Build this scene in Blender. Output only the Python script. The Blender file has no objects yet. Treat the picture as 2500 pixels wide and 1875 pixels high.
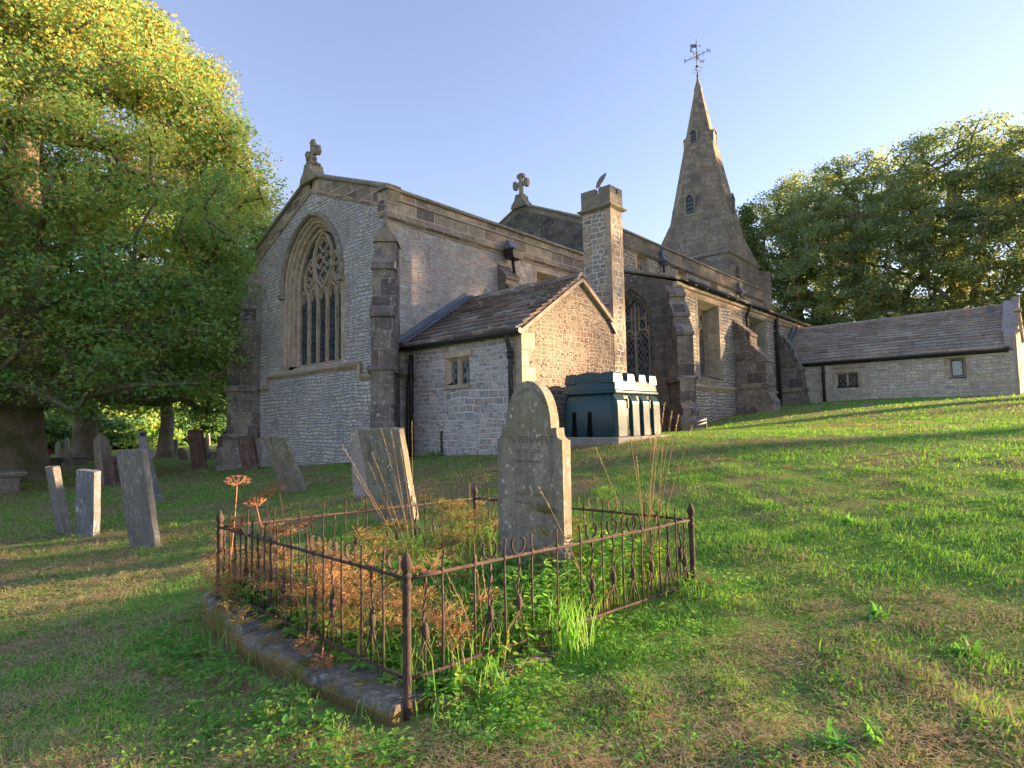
import bpy, bmesh, math, random
import numpy as np
from mathutils import Vector, Matrix, noise as mnoise
from mathutils.geometry import tessellate_polygon

random.seed(7)
RNG = np.random.default_rng(11)
SC = bpy.context.scene
COL = SC.collection
R = math.radians
Z = Vector((0, 0, 1))
SUN_EL, SUN_AZ = 11.0, -38.0            # degrees; azimuth counter-clockwise from +X
SUND = Vector((math.cos(R(SUN_EL)) * math.cos(R(SUN_AZ)), math.cos(R(SUN_EL)) * math.sin(R(SUN_AZ)), math.sin(R(SUN_EL))))

# ---------------------------------------------------------------- tagging
def tag(o, label=None, cat=None, group=None, kind=None):
    if label: o['label'] = label
    if cat: o['category'] = cat
    if group: o['group'] = group
    if kind: o['kind'] = kind
    return o

def empty(name, loc, label, cat, group=None):
    o = bpy.data.objects.new(name, None)
    o.empty_display_size = 0.2
    o.location = loc
    COL.objects.link(o)
    o['_l'] = list(loc)
    return tag(o, label, cat, group)

def rootloc(o):
    while o is not None:
        if '_l' in o: return Vector(o['_l'])
        o = o.parent
    return Vector((0, 0, 0))

# ---------------------------------------------------------------- mesh builder
class MB:
    def __init__(s): s.v = []; s.f = []; s.m = []; s.sm = []
    def add(s, vs, fs, mat=0, smooth=False):
        b = len(s.v); s.v += [tuple(p) for p in vs]
        for f in fs:
            s.f.append([b + i for i in f]); s.m.append(mat); s.sm.append(smooth)
        return s
    def box(s, x0, x1, y0, y1, z0, z1, mat=0):
        return s.add([(x0,y0,z0),(x1,y0,z0),(x1,y1,z0),(x0,y1,z0),(x0,y0,z1),(x1,y0,z1),(x1,y1,z1),(x0,y1,z1)],
                     [(0,3,2,1),(4,5,6,7),(0,1,5,4),(1,2,6,5),(2,3,7,6),(3,0,4,7)], mat)
    def obox(s, M, x0, x1, y0, y1, z0, z1, mat=0):
        P = [(x0,y0,z0),(x1,y0,z0),(x1,y1,z0),(x0,y1,z0),(x0,y0,z1),(x1,y0,z1),(x1,y1,z1),(x0,y1,z1)]
        return s.add([M @ Vector(p) for p in P], [(0,3,2,1),(4,5,6,7),(0,1,5,4),(1,2,6,5),(2,3,7,6),(3,0,4,7)], mat)
    def loft(s, rings, closed=True, cap0=False, cap1=False, mat=0, smooth=False):
        n = len(rings[0]); vs = [p for r in rings for p in r]; fs = []
        for k in range(len(rings) - 1):
            for i in range(n if closed else n - 1):
                j = (i + 1) % n
                fs.append((k*n+i, k*n+j, (k+1)*n+j, (k+1)*n+i))
        s.add(vs, fs, mat, smooth)
        b = len(s.v) - len(vs)
        if cap0: s.f.append([b + i for i in range(n)][::-1]); s.m.append(mat); s.sm.append(False)
        if cap1: s.f.append([b + (len(rings)-1)*n + i for i in range(n)]); s.m.append(mat); s.sm.append(False)
        return s
    def tube(s, path, r, n=8, mat=0, cap=True, smooth=True, twist=0.0):
        path = [Vector(p) for p in path]
        rs = r if hasattr(r, '__len__') else [r] * len(path)
        rings = []; up = None
        for i, p in enumerate(path):
            t = (path[min(i+1, len(path)-1)] - path[max(i-1, 0)]).normalized()
            if up is None: up = Vector((1, 0, 0)) if abs(t.x) < .8 else Vector((0, 1, 0))
            a = (up - t * up.dot(t)).normalized(); up = a
            b = t.cross(a)
            rings.append([p + (a*math.cos(2*math.pi*k/n + twist*i) + b*math.sin(2*math.pi*k/n + twist*i)) * rs[i] for k in range(n)])
        return s.loft(rings, True, cap, cap, mat, smooth)
    def prism(s, pts, d, mat=0):
        """closed polygon of 3-D points swept along vector d"""
        d = Vector(d); a = [Vector(p) for p in pts]; b = [p + d for p in a]; n = len(a)
        tris = tessellate_polygon([a])
        s.add(a + b, [tuple(t) for t in tris] + [tuple(n + i for i in t[::-1]) for t in tris] + [(i, (i+1) % n, n + (i+1) % n, n + i) for i in range(n)], mat)
        return s
    def sheet(s, O, U, outer, holes, n, mat=0):
        """flat wall with openings: (u,z) outlines on plane O + u U + z Z"""
        O = Vector(O); U = Vector(U); n = Vector(n)
        P = [[O + U*a + Z*b for a, b in ring] for ring in [outer] + holes]
        flat = [p for ring in P for p in ring]
        fs = []
        for t in tessellate_polygon(P):
            a, b, c = (flat[i] for i in t)
            nn = (b-a).cross(c-a)
            if nn.length < 1e-9: continue
            fs.append(tuple(t) if nn.dot(n) > 0 else tuple(t[::-1]))
        return s.add(flat, fs, mat)
    def sweep(s, p0, p1, out, prof, mat=0):
        """prism with profile [(out,up)] from p0 to p1"""
        p0 = Vector(p0); p1 = Vector(p1); out = Vector(out).normalized()
        d = (p1 - p0).normalized(); up = d.cross(out)
        if up.z < 0: up = -up
        return s.loft([[p + out*a + up*b for a, b in prof] for p in (p0, p1)], True, True, True, mat)
    def lathe(s, c, prof, n=12, mat=0, axis=None, smooth=True):
        c = Vector(c); rings = [[c + Vector((r*math.cos(2*math.pi*k/n), r*math.sin(2*math.pi*k/n), z)) for k in range(n)] for r, z in prof]
        return s.loft(rings, True, True, True, mat, smooth)
    def bar(s, path, O, U, n, w, d0, d1, mat=0, closed=False, ch=.3):
        """moulded stone bar along a 2-D path (u,z) on a wall plane; n points outward; from depth d0 (front) to d1 (back)"""
        O = Vector(O); U = Vector(U); n = Vector(n); m = len(path); rings = []
        for i, (a, b) in enumerate(path):
            if closed: q, p = path[(i+1) % m], path[i-1]
            else: q, p = path[min(i+1, m-1)], path[max(i-1, 0)]
            tx, tz = q[0]-p[0], q[1]-p[1]; L = math.hypot(tx, tz) or 1; nx, nz = -tz/L, tx/L
            c = O + U*a + Z*b; side = U*nx + Z*nz
            rings.append([c + side*w/2 - n*d1, c + side*w/2 - n*(d0 + (d1-d0)*ch*1.6), c + side*w*.2 - n*d0, c - side*w*.2 - n*d0, c - side*w/2 - n*(d0 + (d1-d0)*ch*1.6), c - side*w/2 - n*d1])
        if closed: rings.append(rings[0])
        return s.loft(rings, True, not closed, not closed, mat)
    def build(s, name, mats, parent=None, loc=None, bevel=0, seg=2, uv=True, jitter=0):
        me = bpy.data.meshes.new(name)
        L = rootloc(parent) if parent is not None else Vector(loc or (0, 0, 0))
        V = np.array(s.v, dtype=np.float64)
        if jitter: V = V + RNG.normal(0, jitter, V.shape)
        W = V - np.array(L)
        me.from_pydata([tuple(p) for p in W], [], s.f)
        if not isinstance(mats, (list, tuple)): mats = [mats]
        for m in mats: me.materials.append(m)
        me.polygons.foreach_set('material_index', s.m)
        me.polygons.foreach_set('use_smooth', s.sm)
        if uv: boxuv(me, V)
        me.update()
        o = bpy.data.objects.new(name, me)
        COL.objects.link(o)
        if parent is not None: o.parent = parent
        else: o.location = L; o['_l'] = list(L)
        if bevel:
            b = o.modifiers.new('bevel', 'BEVEL'); b.width = bevel; b.segments = seg; b.limit_method = 'ANGLE'; b.angle_limit = R(35)
        return o

def boxuv(me, V):
    n = len(me.loops)
    if n == 0: return
    vi = np.empty(n, dtype=np.int64); me.loops.foreach_get('vertex_index', vi)
    np_ = len(me.polygons); tot = np.empty(np_, dtype=np.int64); me.polygons.foreach_get('loop_total', tot)
    no = np.empty(np_*3); me.polygons.foreach_get('normal', no); no = no.reshape(-1, 3)
    hz = np.hypot(no[:, 0], no[:, 1]); flat = hz < .2
    t = np.stack([-no[:, 1], no[:, 0], 0*hz], 1) / np.maximum(hz, 1e-6)[:, None]
    t[flat] = (1, 0, 0)
    b = np.cross(no, t); b[flat] = (0, 1, 0)
    t = np.repeat(t, tot, 0); b = np.repeat(b, tot, 0); P = V[vi]
    uv = np.stack([(P*t).sum(1), (P*b).sum(1)], 1)
    l = me.uv_layers.new(name='UVMap'); l.data.foreach_set('uv', uv.astype(np.float32).ravel())

def npmesh(name, V, F, mat, parent=None, loc=(0, 0, 0), attrs=None, smooth=False):
    """fast mesh from numpy; F is (n,3) or (n,4)"""
    L = rootloc(parent) if parent is not None else Vector(loc)
    me = bpy.data.meshes.new(name); V = (V - np.array(L)).astype(np.float32)
    me.vertices.add(len(V)); me.vertices.foreach_set('co', V.ravel())
    k = F.shape[1]; me.loops.add(F.size); me.loops.foreach_set('vertex_index', F.astype(np.int32).ravel())
    me.polygons.add(len(F)); me.polygons.foreach_set('loop_start', (np.arange(len(F))*k).astype(np.int32))
    me.polygons.foreach_set('loop_total', np.full(len(F), k, dtype=np.int32))
    if smooth: me.polygons.foreach_set('use_smooth', np.ones(len(F), dtype=bool))
    me.materials.append(mat)
    for a, val in (attrs or {}).items():
        at = me.attributes.new(a, 'FLOAT', 'POINT'); at.data.foreach_set('value', val.astype(np.float32))
    me.update(calc_edges=True)
    o = bpy.data.objects.new(name, me); COL.objects.link(o)
    if parent is not None: o.parent = parent
    else: o.location = L; o['_l'] = list(L)
    return o

# ---------------------------------------------------------------- node helper
class G:
    def __init__(s, name):
        s.m = bpy.data.materials.new(name); s.m.use_nodes = True; s.nt = s.m.node_tree; s.nt.nodes.clear()
    def N(s, t, ins=None, **pr):
        n = s.nt.nodes.new('ShaderNode' + t)
        for k, v in pr.items(): setattr(n, k, v)
        for k, v in (ins or {}).items():
            sk = n.inputs[k]
            if isinstance(v, bpy.types.NodeSocket): s.nt.links.new(v, sk)
            else: sk.default_value = v if not (isinstance(v, tuple) and len(v) == 3 and sk.type == 'RGBA') else (*v, 1)
        return n
    def noise(s, vec, scale, det=4, rough=.6, out='Fac', dist=0):
        return s.N('TexNoise', {'Vector': vec, 'Scale': scale, 'Detail': det, 'Roughness': rough, 'Distortion': dist}).outputs[out]
    def math(s, op, a, b=0.0, c=0.0):
        n = s.N('Math', {0: a, 1: b}, operation=op)
        if op == 'MULTIPLY_ADD':
            if isinstance(c, bpy.types.NodeSocket): s.nt.links.new(c, n.inputs[2])
            else: n.inputs[2].default_value = c
        return n.outputs[0]
    def mr(s, v, a, b, c=0.0, d=1.0):
        return s.N('MapRange', {'Value': v, 'From Min': a, 'From Max': b, 'To Min': c, 'To Max': d}, clamp=True).outputs[0]
    def mix(s, f, a, b, mode='MIX'):
        n = s.N('Mix', None, data_type='RGBA', blend_type=mode)
        for sk, v in ((n.inputs[0], f), (n.inputs[6], a), (n.inputs[7], b)):
            if isinstance(v, bpy.types.NodeSocket): s.nt.links.new(v, sk)
            else: sk.default_value = (*v, 1) if isinstance(v, tuple) else v
        return n.outputs[2]
    def ramp(s, f, stops, interp='LINEAR'):
        n = s.N('ValToRGB', {'Fac': f}); cr = n.color_ramp; cr.interpolation = interp
        while len(cr.elements) < len(stops): cr.elements.new(.5)
        for e, (p, c) in zip(cr.elements, stops): e.position = p; e.color = (*c, 1)
        return n.outputs[0]
    def vmul(s, v, k):
        return s.N('VectorMath', {0: v, 1: k}, operation='MULTIPLY').outputs[0]
    def vadd(s, a, b):
        return s.N('VectorMath', {0: a, 1: b}, operation='ADD').outputs[0]
    def uv(s): return s.N('UVMap').outputs[0]
    def obj(s): return s.N('TexCoord').outputs['Object']
    def bump(s, h, st=.5, d=.02):
        return s.N('Bump', {'Height': h, 'Strength': st, 'Distance': d}).outputs[0]
    def out(s, sh):
        o = s.N('OutputMaterial'); s.nt.links.new(sh, o.inputs[0]); return s.m
    def bsdf(s, col, rough=.9, spec=.25, nrm=None, metal=0.0):
        d = {'Base Color': col, 'Roughness': rough, 'Specular IOR Level': spec, 'Metallic': metal}
        if nrm is not None: d['Normal'] = nrm
        return s.N('BsdfPrincipled', d).outputs[0]

def evenly(cols): return [(i/(len(cols)-1), c) for i, c in enumerate(cols)]

def stone(name, kind, w, h, cols, mcol, mort=.02, distort=.04, stain=.45, scol=(.06,.055,.05), lichen=.35, bump=.6, dist=.03, bias=.5, moss=0.0, hi=9.0, k=1.75, slate=False):
    cols = [tuple(min(.62, x*k) for x in c) for c in cols]; mcol = tuple(min(.6, x*k) for x in mcol); scol = tuple(x*k for x in scol)
    g = G(name); uv = g.uv()
    nz = g.N('TexNoise', {'Vector': uv, 'Scale': 1.6, 'Detail': 2}).outputs['Color']
    nz2 = g.N('TexNoise', {'Vector': uv, 'Scale': 9.0, 'Detail': 2}).outputs['Color']
    d1 = g.vmul(g.vadd(nz, (-.5, -.5, -.5)), (distort*2.2,)*3)
    d2 = g.vmul(g.vadd(nz2, (-.5, -.5, -.5)), (distort*.55,)*3)
    p = g.vadd(g.vadd(uv, d1), d2)
    if kind == 'brick':
        b = g.N('TexBrick', {'Vector': p, 'Color1': (0,0,0), 'Color2': (1,1,1), 'Mortar': (.5,.5,.5), 'Scale': 1.0, 'Mortar Size': mort, 'Mortar Smooth': .35, 'Bias': 0.0, 'Brick Width': w, 'Row Height': h}, offset=.43, squash=.7, squash_frequency=3)
        rnd = g.N('SeparateColor', {0: b.outputs['Color']}).outputs[0]; mask = b.outputs['Fac']
        if h < .2:                                          # rubble: patches of smaller and larger courses
            b2 = g.N('TexBrick', {'Vector': g.vadd(g.vmul(p, (1.0, 1.0, 1)), (.37, .043, 0)), 'Color1': (0,0,0), 'Color2': (1,1,1), 'Mortar': (.5,.5,.5), 'Scale': 1.0, 'Mortar Size': mort*.9, 'Mortar Smooth': .4, 'Bias': 0.0, 'Brick Width': w*.62, 'Row Height': h*.71}, offset=.38, squash=1.5, squash_frequency=2)
            sel = g.mr(g.noise(uv, 1.15, 3, .6), .49, .52)
            rnd = g.math('ADD', g.math('MULTIPLY', rnd, g.math('SUBTRACT', 1.0, sel)), g.math('MULTIPLY', g.N('SeparateColor', {0: b2.outputs['Color']}).outputs[0], sel))
            mask = g.math('ADD', g.math('MULTIPLY', mask, g.math('SUBTRACT', 1.0, sel)), g.math('MULTIPLY', b2.outputs['Fac'], sel))
        prof = g.math('MULTIPLY', g.math('SUBTRACT', 1.0, mask), g.math('MULTIPLY_ADD', rnd, .45, .7))
        if slate: rnd = g.N('Attribute', None, attribute_name='tint').outputs['Fac']; mask = g.math('MULTIPLY', mask, 0.0)
    else:
        sc = g.vmul(p, (1/w, 1/h, 1))
        v1 = g.N('TexVoronoi', {'Vector': sc, 'Scale': 1.0, 'Randomness': .78}, voronoi_dimensions='2D')
        v2 = g.N('TexVoronoi', {'Vector': sc, 'Scale': 1.0, 'Randomness': .78}, voronoi_dimensions='2D', feature='DISTANCE_TO_EDGE')
        rnd = g.N('SeparateColor', {0: v1.outputs['Color']}).outputs[0]
        wob = g.math('MULTIPLY_ADD', g.noise(uv, 14, 3), .09, -.045)
        ed = g.math('ADD', v2.outputs['Distance'], wob)
        mask = g.mr(ed, mort*.6, mort*1.6, 1, 0)
        prof = g.mr(ed, mort*.5, mort*4, 0, 1)
    col = g.ramp(rnd, evenly(cols))
    fine = g.noise(uv, 34, 5, .7); mid = g.noise(uv, 5, 4, .6)
    col = g.mix(1.0, col, g.ramp(fine, [(.25,(.45,.45,.45)),(.75,(1.45,1.45,1.45))]), 'MULTIPLY')
    col = g.mix(1.0, col, g.ramp(mid, [(.25,(.62,.63,.65)),(.75,(1.3,1.27,1.22))]), 'MULTIPLY')
    col = g.mix(1.0, col, g.ramp(g.noise(uv, .55, 4, .6), [(.3,(.74,.75,.78)),(.7,(1.2,1.18,1.14))]), 'MULTIPLY')
    mc = g.mix(fine, tuple(c*.8 for c in mcol), tuple(min(1, c*1.15) for c in mcol))
    col = g.mix(mask, col, mc)
    if stain:
        st = g.noise(g.vmul(uv, (1.6, .45, 1)), 1.0, 5, .65)
        col = g.mix(g.mr(st, .48, .72, 0, stain), col, scol)
    if moss:
        mo = g.noise(uv, 2.3, 5, .7)
        col = g.mix(g.mr(mo, .5, .7, 0, moss), col, (.14,.15,.07))
    if lichen:
        l1 = g.noise(uv, hi, 3, .6); l2 = g.noise(uv, .8, 2)
        lm = g.math('MULTIPLY', g.mr(l1, .58, .63), g.mr(l2, .42, .6))
        col = g.mix(g.math('MULTIPLY', lm, lichen), col, (.5,.51,.5))
    rock = g.noise(uv, 13, 4, .65)
    hgt = g.math('MULTIPLY_ADD', rock, .55 if h < .2 else .2, g.math('MULTIPLY_ADD', fine, .25, g.math('MULTIPLY_ADD', mid, .3, prof)))
    return g.out(g.bsdf(col, .93, .15, g.bump(hgt, bump, dist)))

def simple(name, col, rough=.6, spec=.3, var=.25, scale=6, bump=0.0, metal=0.0, col2=None, stretch=(1,1,1)):
    g = G(name); v = g.vmul(g.obj(), stretch); n = g.noise(v, scale, 5, .65)
    c2 = col2 or tuple(c*(1+var) for c in col); c1 = tuple(c*(1-var) for c in col) if col2 is None else col
    c = g.ramp(n, [(.3, c1), (.7, c2)])
    return g.out(g.bsdf(c, rough, spec, g.bump(n, bump, .01) if bump else None, metal))

# ---------------------------------------------------------------- ground heights (thin-plate surface through surveyed spots)
CP = np.array([(0,0,0.0),(-3,3,-.15),(3,-3,.12),(1.88,2.46,.1),(4.46,2.15,.33),(1.96,5.02,.0),(4.5,4.7,.3),(8.96,7.9,.98),(8.96,11.5,.85),(8.44,13.7,.64),(8.44,19.2,.33),(9.65,6.2,1.2),(10.8,5.85,1.24),(17.71,8.7,1.28),(22,8.8,1.75),(27.3,8.9,2.09),(28,8,2.26),(28,.8,2.3),(28,-8,2.3),(40,-12,2.6),(45,5,2.6),(14,0,1.3),(8,-3,.7),(15,5.5,1.32),(1.55,2.3,.16),(1.62,3.5,.06),(1.7,4.7,.05),(2.8,9.3,-.1),(3.4,26,-.1),(7.4,36.4,0),(11.2,36.8,.05),(20,60,.3),(0,60,0),(-20,40,-.5),(-10,15,-.5),(-10,0,-.3),(0,-15,.2),(60,60,1.5),(70,-20,3),(30,30,.8),(18,22,.5)])
def _K(r): return np.where(r > 0, r*r*np.log(r + 1e-9), 0)
_n = len(CP); _d = np.hypot(CP[:,None,0]-CP[None,:,0], CP[:,None,1]-CP[None,:,1])
_A = np.zeros((_n+3, _n+3)); _A[:_n,:_n] = _K(_d) + np.eye(_n); _A[:_n,_n] = 1; _A[:_n,_n+1:] = CP[:,:2]; _A[_n,:_n] = 1; _A[_n+1:,:_n] = CP[:,:2].T
_w = np.linalg.solve(_A, np.r_[CP[:,2], 0, 0, 0])
def H(x, y):
    x = np.asarray(x, float); y = np.asarray(y, float); out = np.zeros(x.shape)
    for i in range(_n): out += _K(np.hypot(x-CP[i,0], y-CP[i,1])) * _w[i]
    out += _w[_n] + _w[_n+1]*x + _w[_n+2]*y
    r = np.hypot(x, y); k = np.clip((r-70)/50, 0, 1)
    out = out*(1-k) + 1.0*k
    m = np.clip(1 - r/30, 0, 1)
    return out + m*(.018*np.sin(5.1*x+1.3*y)*np.sin(4.3*y-.7*x) + .014*np.sin(9.7*x-3)*np.cos(8.9*y+1))
def h1(x, y): return float(H(np.array([x]), np.array([y]))[0])
# ---------------------------------------------------------------- materials
LIME = [(.24,.222,.198),(.35,.322,.288),(.29,.27,.245),(.40,.368,.325),(.26,.236,.213),(.33,.28,.222)]
GRIT = [(.165,.138,.108),(.26,.22,.165),(.195,.16,.127),(.30,.255,.18),(.135,.118,.105),(.23,.185,.135)]
DARKG = [(.072,.068,.06),(.135,.122,.10),(.092,.086,.076),(.175,.15,.118),(.063,.061,.056)]
M = {}
M['rubble'] = stone('limestone_rubble', 'brick', .27, .115, LIME + [(.38,.26,.19)], (.33,.30,.28), .016, .055, .25, (.17,.15,.14), .25, 1.0, .06, k=1.7)
M['rubble_east'] = stone('weathered_rubble', 'brick', .25, .105, [(.175,.165,.165),(.26,.245,.245),(.21,.195,.20),(.30,.285,.28),(.185,.165,.155),(.30,.235,.165)], (.10,.094,.09), .016, .055, .42, (.085,.078,.075), .8, 1.0, .05, hi=4.5, k=2.9)
M['rubble_vestry'] = stone('field_rubble', 'brick', .30, .155, [(.17,.16,.16),(.26,.24,.23),(.20,.19,.19),(.30,.275,.255),(.22,.165,.15),(.185,.185,.19)], (.40,.37,.335), .022, .075, .1, (.14,.12,.11), .15, 1.0, .06, k=1.9)
M['rubble_gable'] = stone('gable_rubble', 'brick', .24, .115, [(.21,.165,.14),(.32,.26,.215),(.25,.195,.165),(.36,.30,.25),(.28,.175,.14)], (.40,.345,.28), .022, .085, .25, (.14,.12,.105), .1, 1.0, .09, k=.9)
M['rubble_aisle'] = stone('pale_rubble', 'brick', .33, .13, [(.30,.275,.238),(.41,.375,.322),(.34,.312,.27),(.44,.402,.342),(.36,.285,.225)], (.115,.10,.09), .02, .08, .2, (.2,.17,.15), .3, 1.0, .05, k=1.3)
M['rubble_annexe'] = stone('annexe_rubble', 'brick', .42, .13, [(.17,.15,.13),(.26,.23,.195),(.21,.185,.16),(.30,.26,.215),(.29,.205,.135)], (.16,.145,.125), .014, .05, .3, (.15,.14,.14), .1, .8, .03, k=2.4)
M['ashlar'] = stone('gritstone_ashlar', 'brick', .72, .36, GRIT, (.30,.26,.21), .012, .012, .45, (.075,.068,.065), .3, .5, .018)
M['parapet'] = stone('parapet_gritstone', 'brick', .62, .30, [(.11,.088,.074),(.235,.185,.135),(.15,.118,.095),(.285,.24,.17),(.10,.083,.073)], (.30,.25,.205), .015, .012, .5, (.10,.085,.08), .15, .5, .018)
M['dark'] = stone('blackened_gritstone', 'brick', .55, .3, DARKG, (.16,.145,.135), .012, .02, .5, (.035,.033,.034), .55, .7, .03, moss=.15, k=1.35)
M['butt'] = stone('buttress_gritstone', 'brick', .6, .42, [(.10,.09,.08),(.19,.16,.13),(.13,.11,.10),(.22,.19,.155),(.085,.075,.073),(.15,.105,.09)], (.21,.19,.16), .011, .012, .62, (.038,.035,.035), .6, .5, .016, moss=.25, k=1.4)
M['spire'] = stone('spire_gritstone', 'brick', .8, .33, [(.175,.145,.105),(.245,.205,.145),(.205,.17,.125),(.27,.225,.16),(.15,.12,.10)], (.10,.085,.07), .014, .015, .65, (.09,.075,.062), .35, .5, .02, k=1.25)
M['tower'] = stone('tower_gritstone', 'brick', .7, .34, [(.12,.103,.084),(.185,.157,.12),(.145,.12,.096),(.225,.19,.14),(.105,.091,.077)], (.19,.165,.14), .012, .015, .6, (.07,.06,.055), .55, .5, .018, k=1.45)
M['chimney'] = stone('chimney_rubble', 'brick', .26, .17, [(.12,.11,.105),(.2,.175,.155),(.145,.13,.13),(.26,.21,.155),(.23,.165,.105)], (.36,.33,.28), .024, .06, .2, (.12,.11,.105), .2, .9, .035)
M['dress'] = stone('dressed_stone', 'brick', .9, .5, [(.235,.19,.14),(.29,.235,.175),(.26,.21,.16),(.21,.17,.13)], (.25,.21,.165), .006, .008, .35, (.15,.13,.11), .2, .35, .01)
M['coping'] = stone('coping_stone', 'brick', .95, .6, [(.14,.125,.10),(.185,.165,.125),(.155,.135,.11)], (.10,.095,.08), .008, .008, .55, (.07,.07,.06), .45, .45, .012, moss=.35)
M['slate'] = stone('stone_slates', 'brick', .42, .5, [(.06,.048,.042),(.135,.10,.08),(.085,.07,.06),(.17,.125,.10),(.10,.095,.09),(.2,.175,.155)], (.05,.045,.04), .006, .01, .3, (.05,.05,.045), .75, .5, .01, hi=3.5, moss=.25, k=1.9, slate=True)
M['slate2'] = stone('brown_stone_slates', 'brick', .42, .5, [(.11,.09,.072),(.185,.145,.115),(.15,.12,.096),(.215,.175,.14),(.135,.12,.10),(.20,.18,.15)], (.08,.07,.06), .006, .01, .35, (.14,.115,.095), .6, .5, .01, hi=6, moss=.45, k=2.2, slate=True)
M['lead'] = simple('lead_sheet', (.12,.13,.155), .55, .4, .3, 3)
M['iron'] = simple('black_iron', (.022,.022,.023), .45, .4, .4, 8)
M['timber'] = simple('grey_timber', (.3,.24,.19), .85, .2, .3, 4, .3, stretch=(8,8,1))

def rusty():
    g = G('rusty_iron'); v = g.obj()
    n = g.noise(v, 55, 5, .7); n2 = g.noise(v, 8, 4)
    c = g.mix(g.mr(n2, .35, .65), (.045,.034,.031), (.088,.062,.052))
    c = g.mix(g.mr(n, .55, .7), c, (.20,.115,.08))
    return g.out(g.bsdf(c, .85, .25, g.bump(n, .8, .006)))
M['rust'] = rusty()

def glass(kind):
    g = G(kind + '_glass'); uv = g.uv()
    if kind == 'stained':
        v = g.N('TexVoronoi', {'Vector': g.vmul(uv, (9, 5, 1)), 'Scale': 1.0}, voronoi_dimensions='2D')
        v2 = g.N('TexVoronoi', {'Vector': g.vmul(uv, (9, 5, 1)), 'Scale': 1.0}, voronoi_dimensions='2D', feature='DISTANCE_TO_EDGE')
        r = g.N('SeparateColor', {0: v.outputs['Color']}).outputs[0]
        c = g.ramp(r, [(0,(.012,.02,.035)),(.3,(.02,.04,.05)),(.5,(.03,.05,.03)),(.7,(.045,.02,.04)),(.85,(.02,.045,.06)),(1,(.07,.06,.03))], 'CONSTANT')
        lead = g.mr(v2.outputs['Distance'], .02, .05, 1, 0); lc = (.10,.13,.16)
    else:
        s = g.N('SeparateXYZ', {0: uv})
        a = g.math('DIVIDE', s.outputs[0], .155); b = g.math('DIVIDE', s.outputs[1], .235)
        p = g.math('FRACT', g.math('ADD', g.math('ADD', a, b), 100)); q = g.math('FRACT', g.math('ADD', g.math('SUBTRACT', a, b), 100))
        lead = g.math('MAXIMUM', g.mr(p, .86, .9), g.mr(q, .86, .9))
        cell = g.N('TexWhiteNoise', {'Vector': g.N('CombineXYZ', {0: g.math('FLOOR', g.math('ADD', g.math('ADD', a, b), 100)), 1: g.math('FLOOR', g.math('ADD', g.math('SUBTRACT', a, b), 100))}).outputs[0]}).outputs[0]
        c = g.ramp(cell, [(0,(.012,.014,.018)),(.55,(.025,.03,.04)),(.8,(.05,.06,.075)),(.93,(.12,.14,.165))]); lc = (.2,.21,.22)  # palest cells paint reflections into single panes
    col = g.mix(lead, c, lc)
    n = g.noise(uv, 7, 2)
    return g.out(g.bsdf(col, g.mr(lead, 0, 1, .12, .6), .5, g.bump(n, .35, .02)))
M['pale_glass'] = simple('sky_reflection_glass', (.34,.36,.36), .25, .5, .1, 8)  # reflected sky painted as a pale glass colour
M['glass'] = glass('leaded'); M['stained'] = glass('stained')

def headstone_mat(name, base, alt, white=.4, streak=.4, green=.3, speck=.3, edge=None):
    g = G(name); uv = g.uv(); ob = g.obj()
    n = g.noise(ob, 5, 5, .65); f = g.noise(ob, 60, 4, .7)
    c = g.mix(g.mr(n, .3, .7), base, alt)
    c = g.mix(1.0, c, g.ramp(f, [(.25,(.6,.6,.6)),(.75,(1.35,1.35,1.35))]), 'MULTIPLY')
    st = g.noise(g.vmul(uv, (9, 1.6, 1)), 1.0, 5, .7)
    c = g.mix(g.mr(st, .45, .72, 0, streak*.8), c, tuple(x*.32 for x in base))
    g2 = g.noise(ob, 2.6, 4, .6)
    c = g.mix(g.mr(g2, .45, .68, 0, green), c, (.15,.15,.075))
    ws = g.noise(g.vmul(uv, (30, 6, 1)), 1.0, 4, .65); wl = g.noise(ob, 1.9, 3)
    c = g.mix(g.math('MULTIPLY', g.mr(ws, .52, .62), g.mr(wl, .4, .6, 0, white)), c, (.5,.53,.58))
    sp = g.N('TexVoronoi', {'Vector': ob, 'Scale': 17.0}).outputs['Distance']; sn = g.noise(ob, 4, 3)
    c = g.mix(g.math('MULTIPLY', g.mr(g.math('ADD', sp, g.math('MULTIPLY_ADD', f, .3, -.15)), .2, .3, 1, 0), g.mr(sn, .44, .6, 0, speck)), c, (.52,.52,.46))
    return g.out(g.bsdf(c, .92, .15, g.bump(g.math('MULTIPLY_ADD', f, .5, n), .55, .012)))
M['hs_grey'] = headstone_mat('lichened_gritstone', (.19,.17,.135), (.32,.285,.225), .3, .85, .7, .8)
M['hs_white'] = headstone_mat('whitened_slate', (.15,.152,.16), (.22,.222,.24), 1.0, .5, .1, .3)
M['hs_slate'] = headstone_mat('streaked_slate', (.16,.15,.142), (.23,.215,.2), .5, .6, .3, .3)
M['hs_brown'] = headstone_mat('brown_sandstone', (.19,.145,.115), (.27,.205,.155), .25, .6, .3, .5)
M['hs_red'] = headstone_mat('red_sandstone', (.12,.068,.058), (.18,.105,.082), .35, .5, .2, .3)
M['hs_pale'] = headstone_mat('speckled_stone', (.29,.245,.225), (.38,.335,.305), .2, .4, .15, 1.0)
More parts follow.
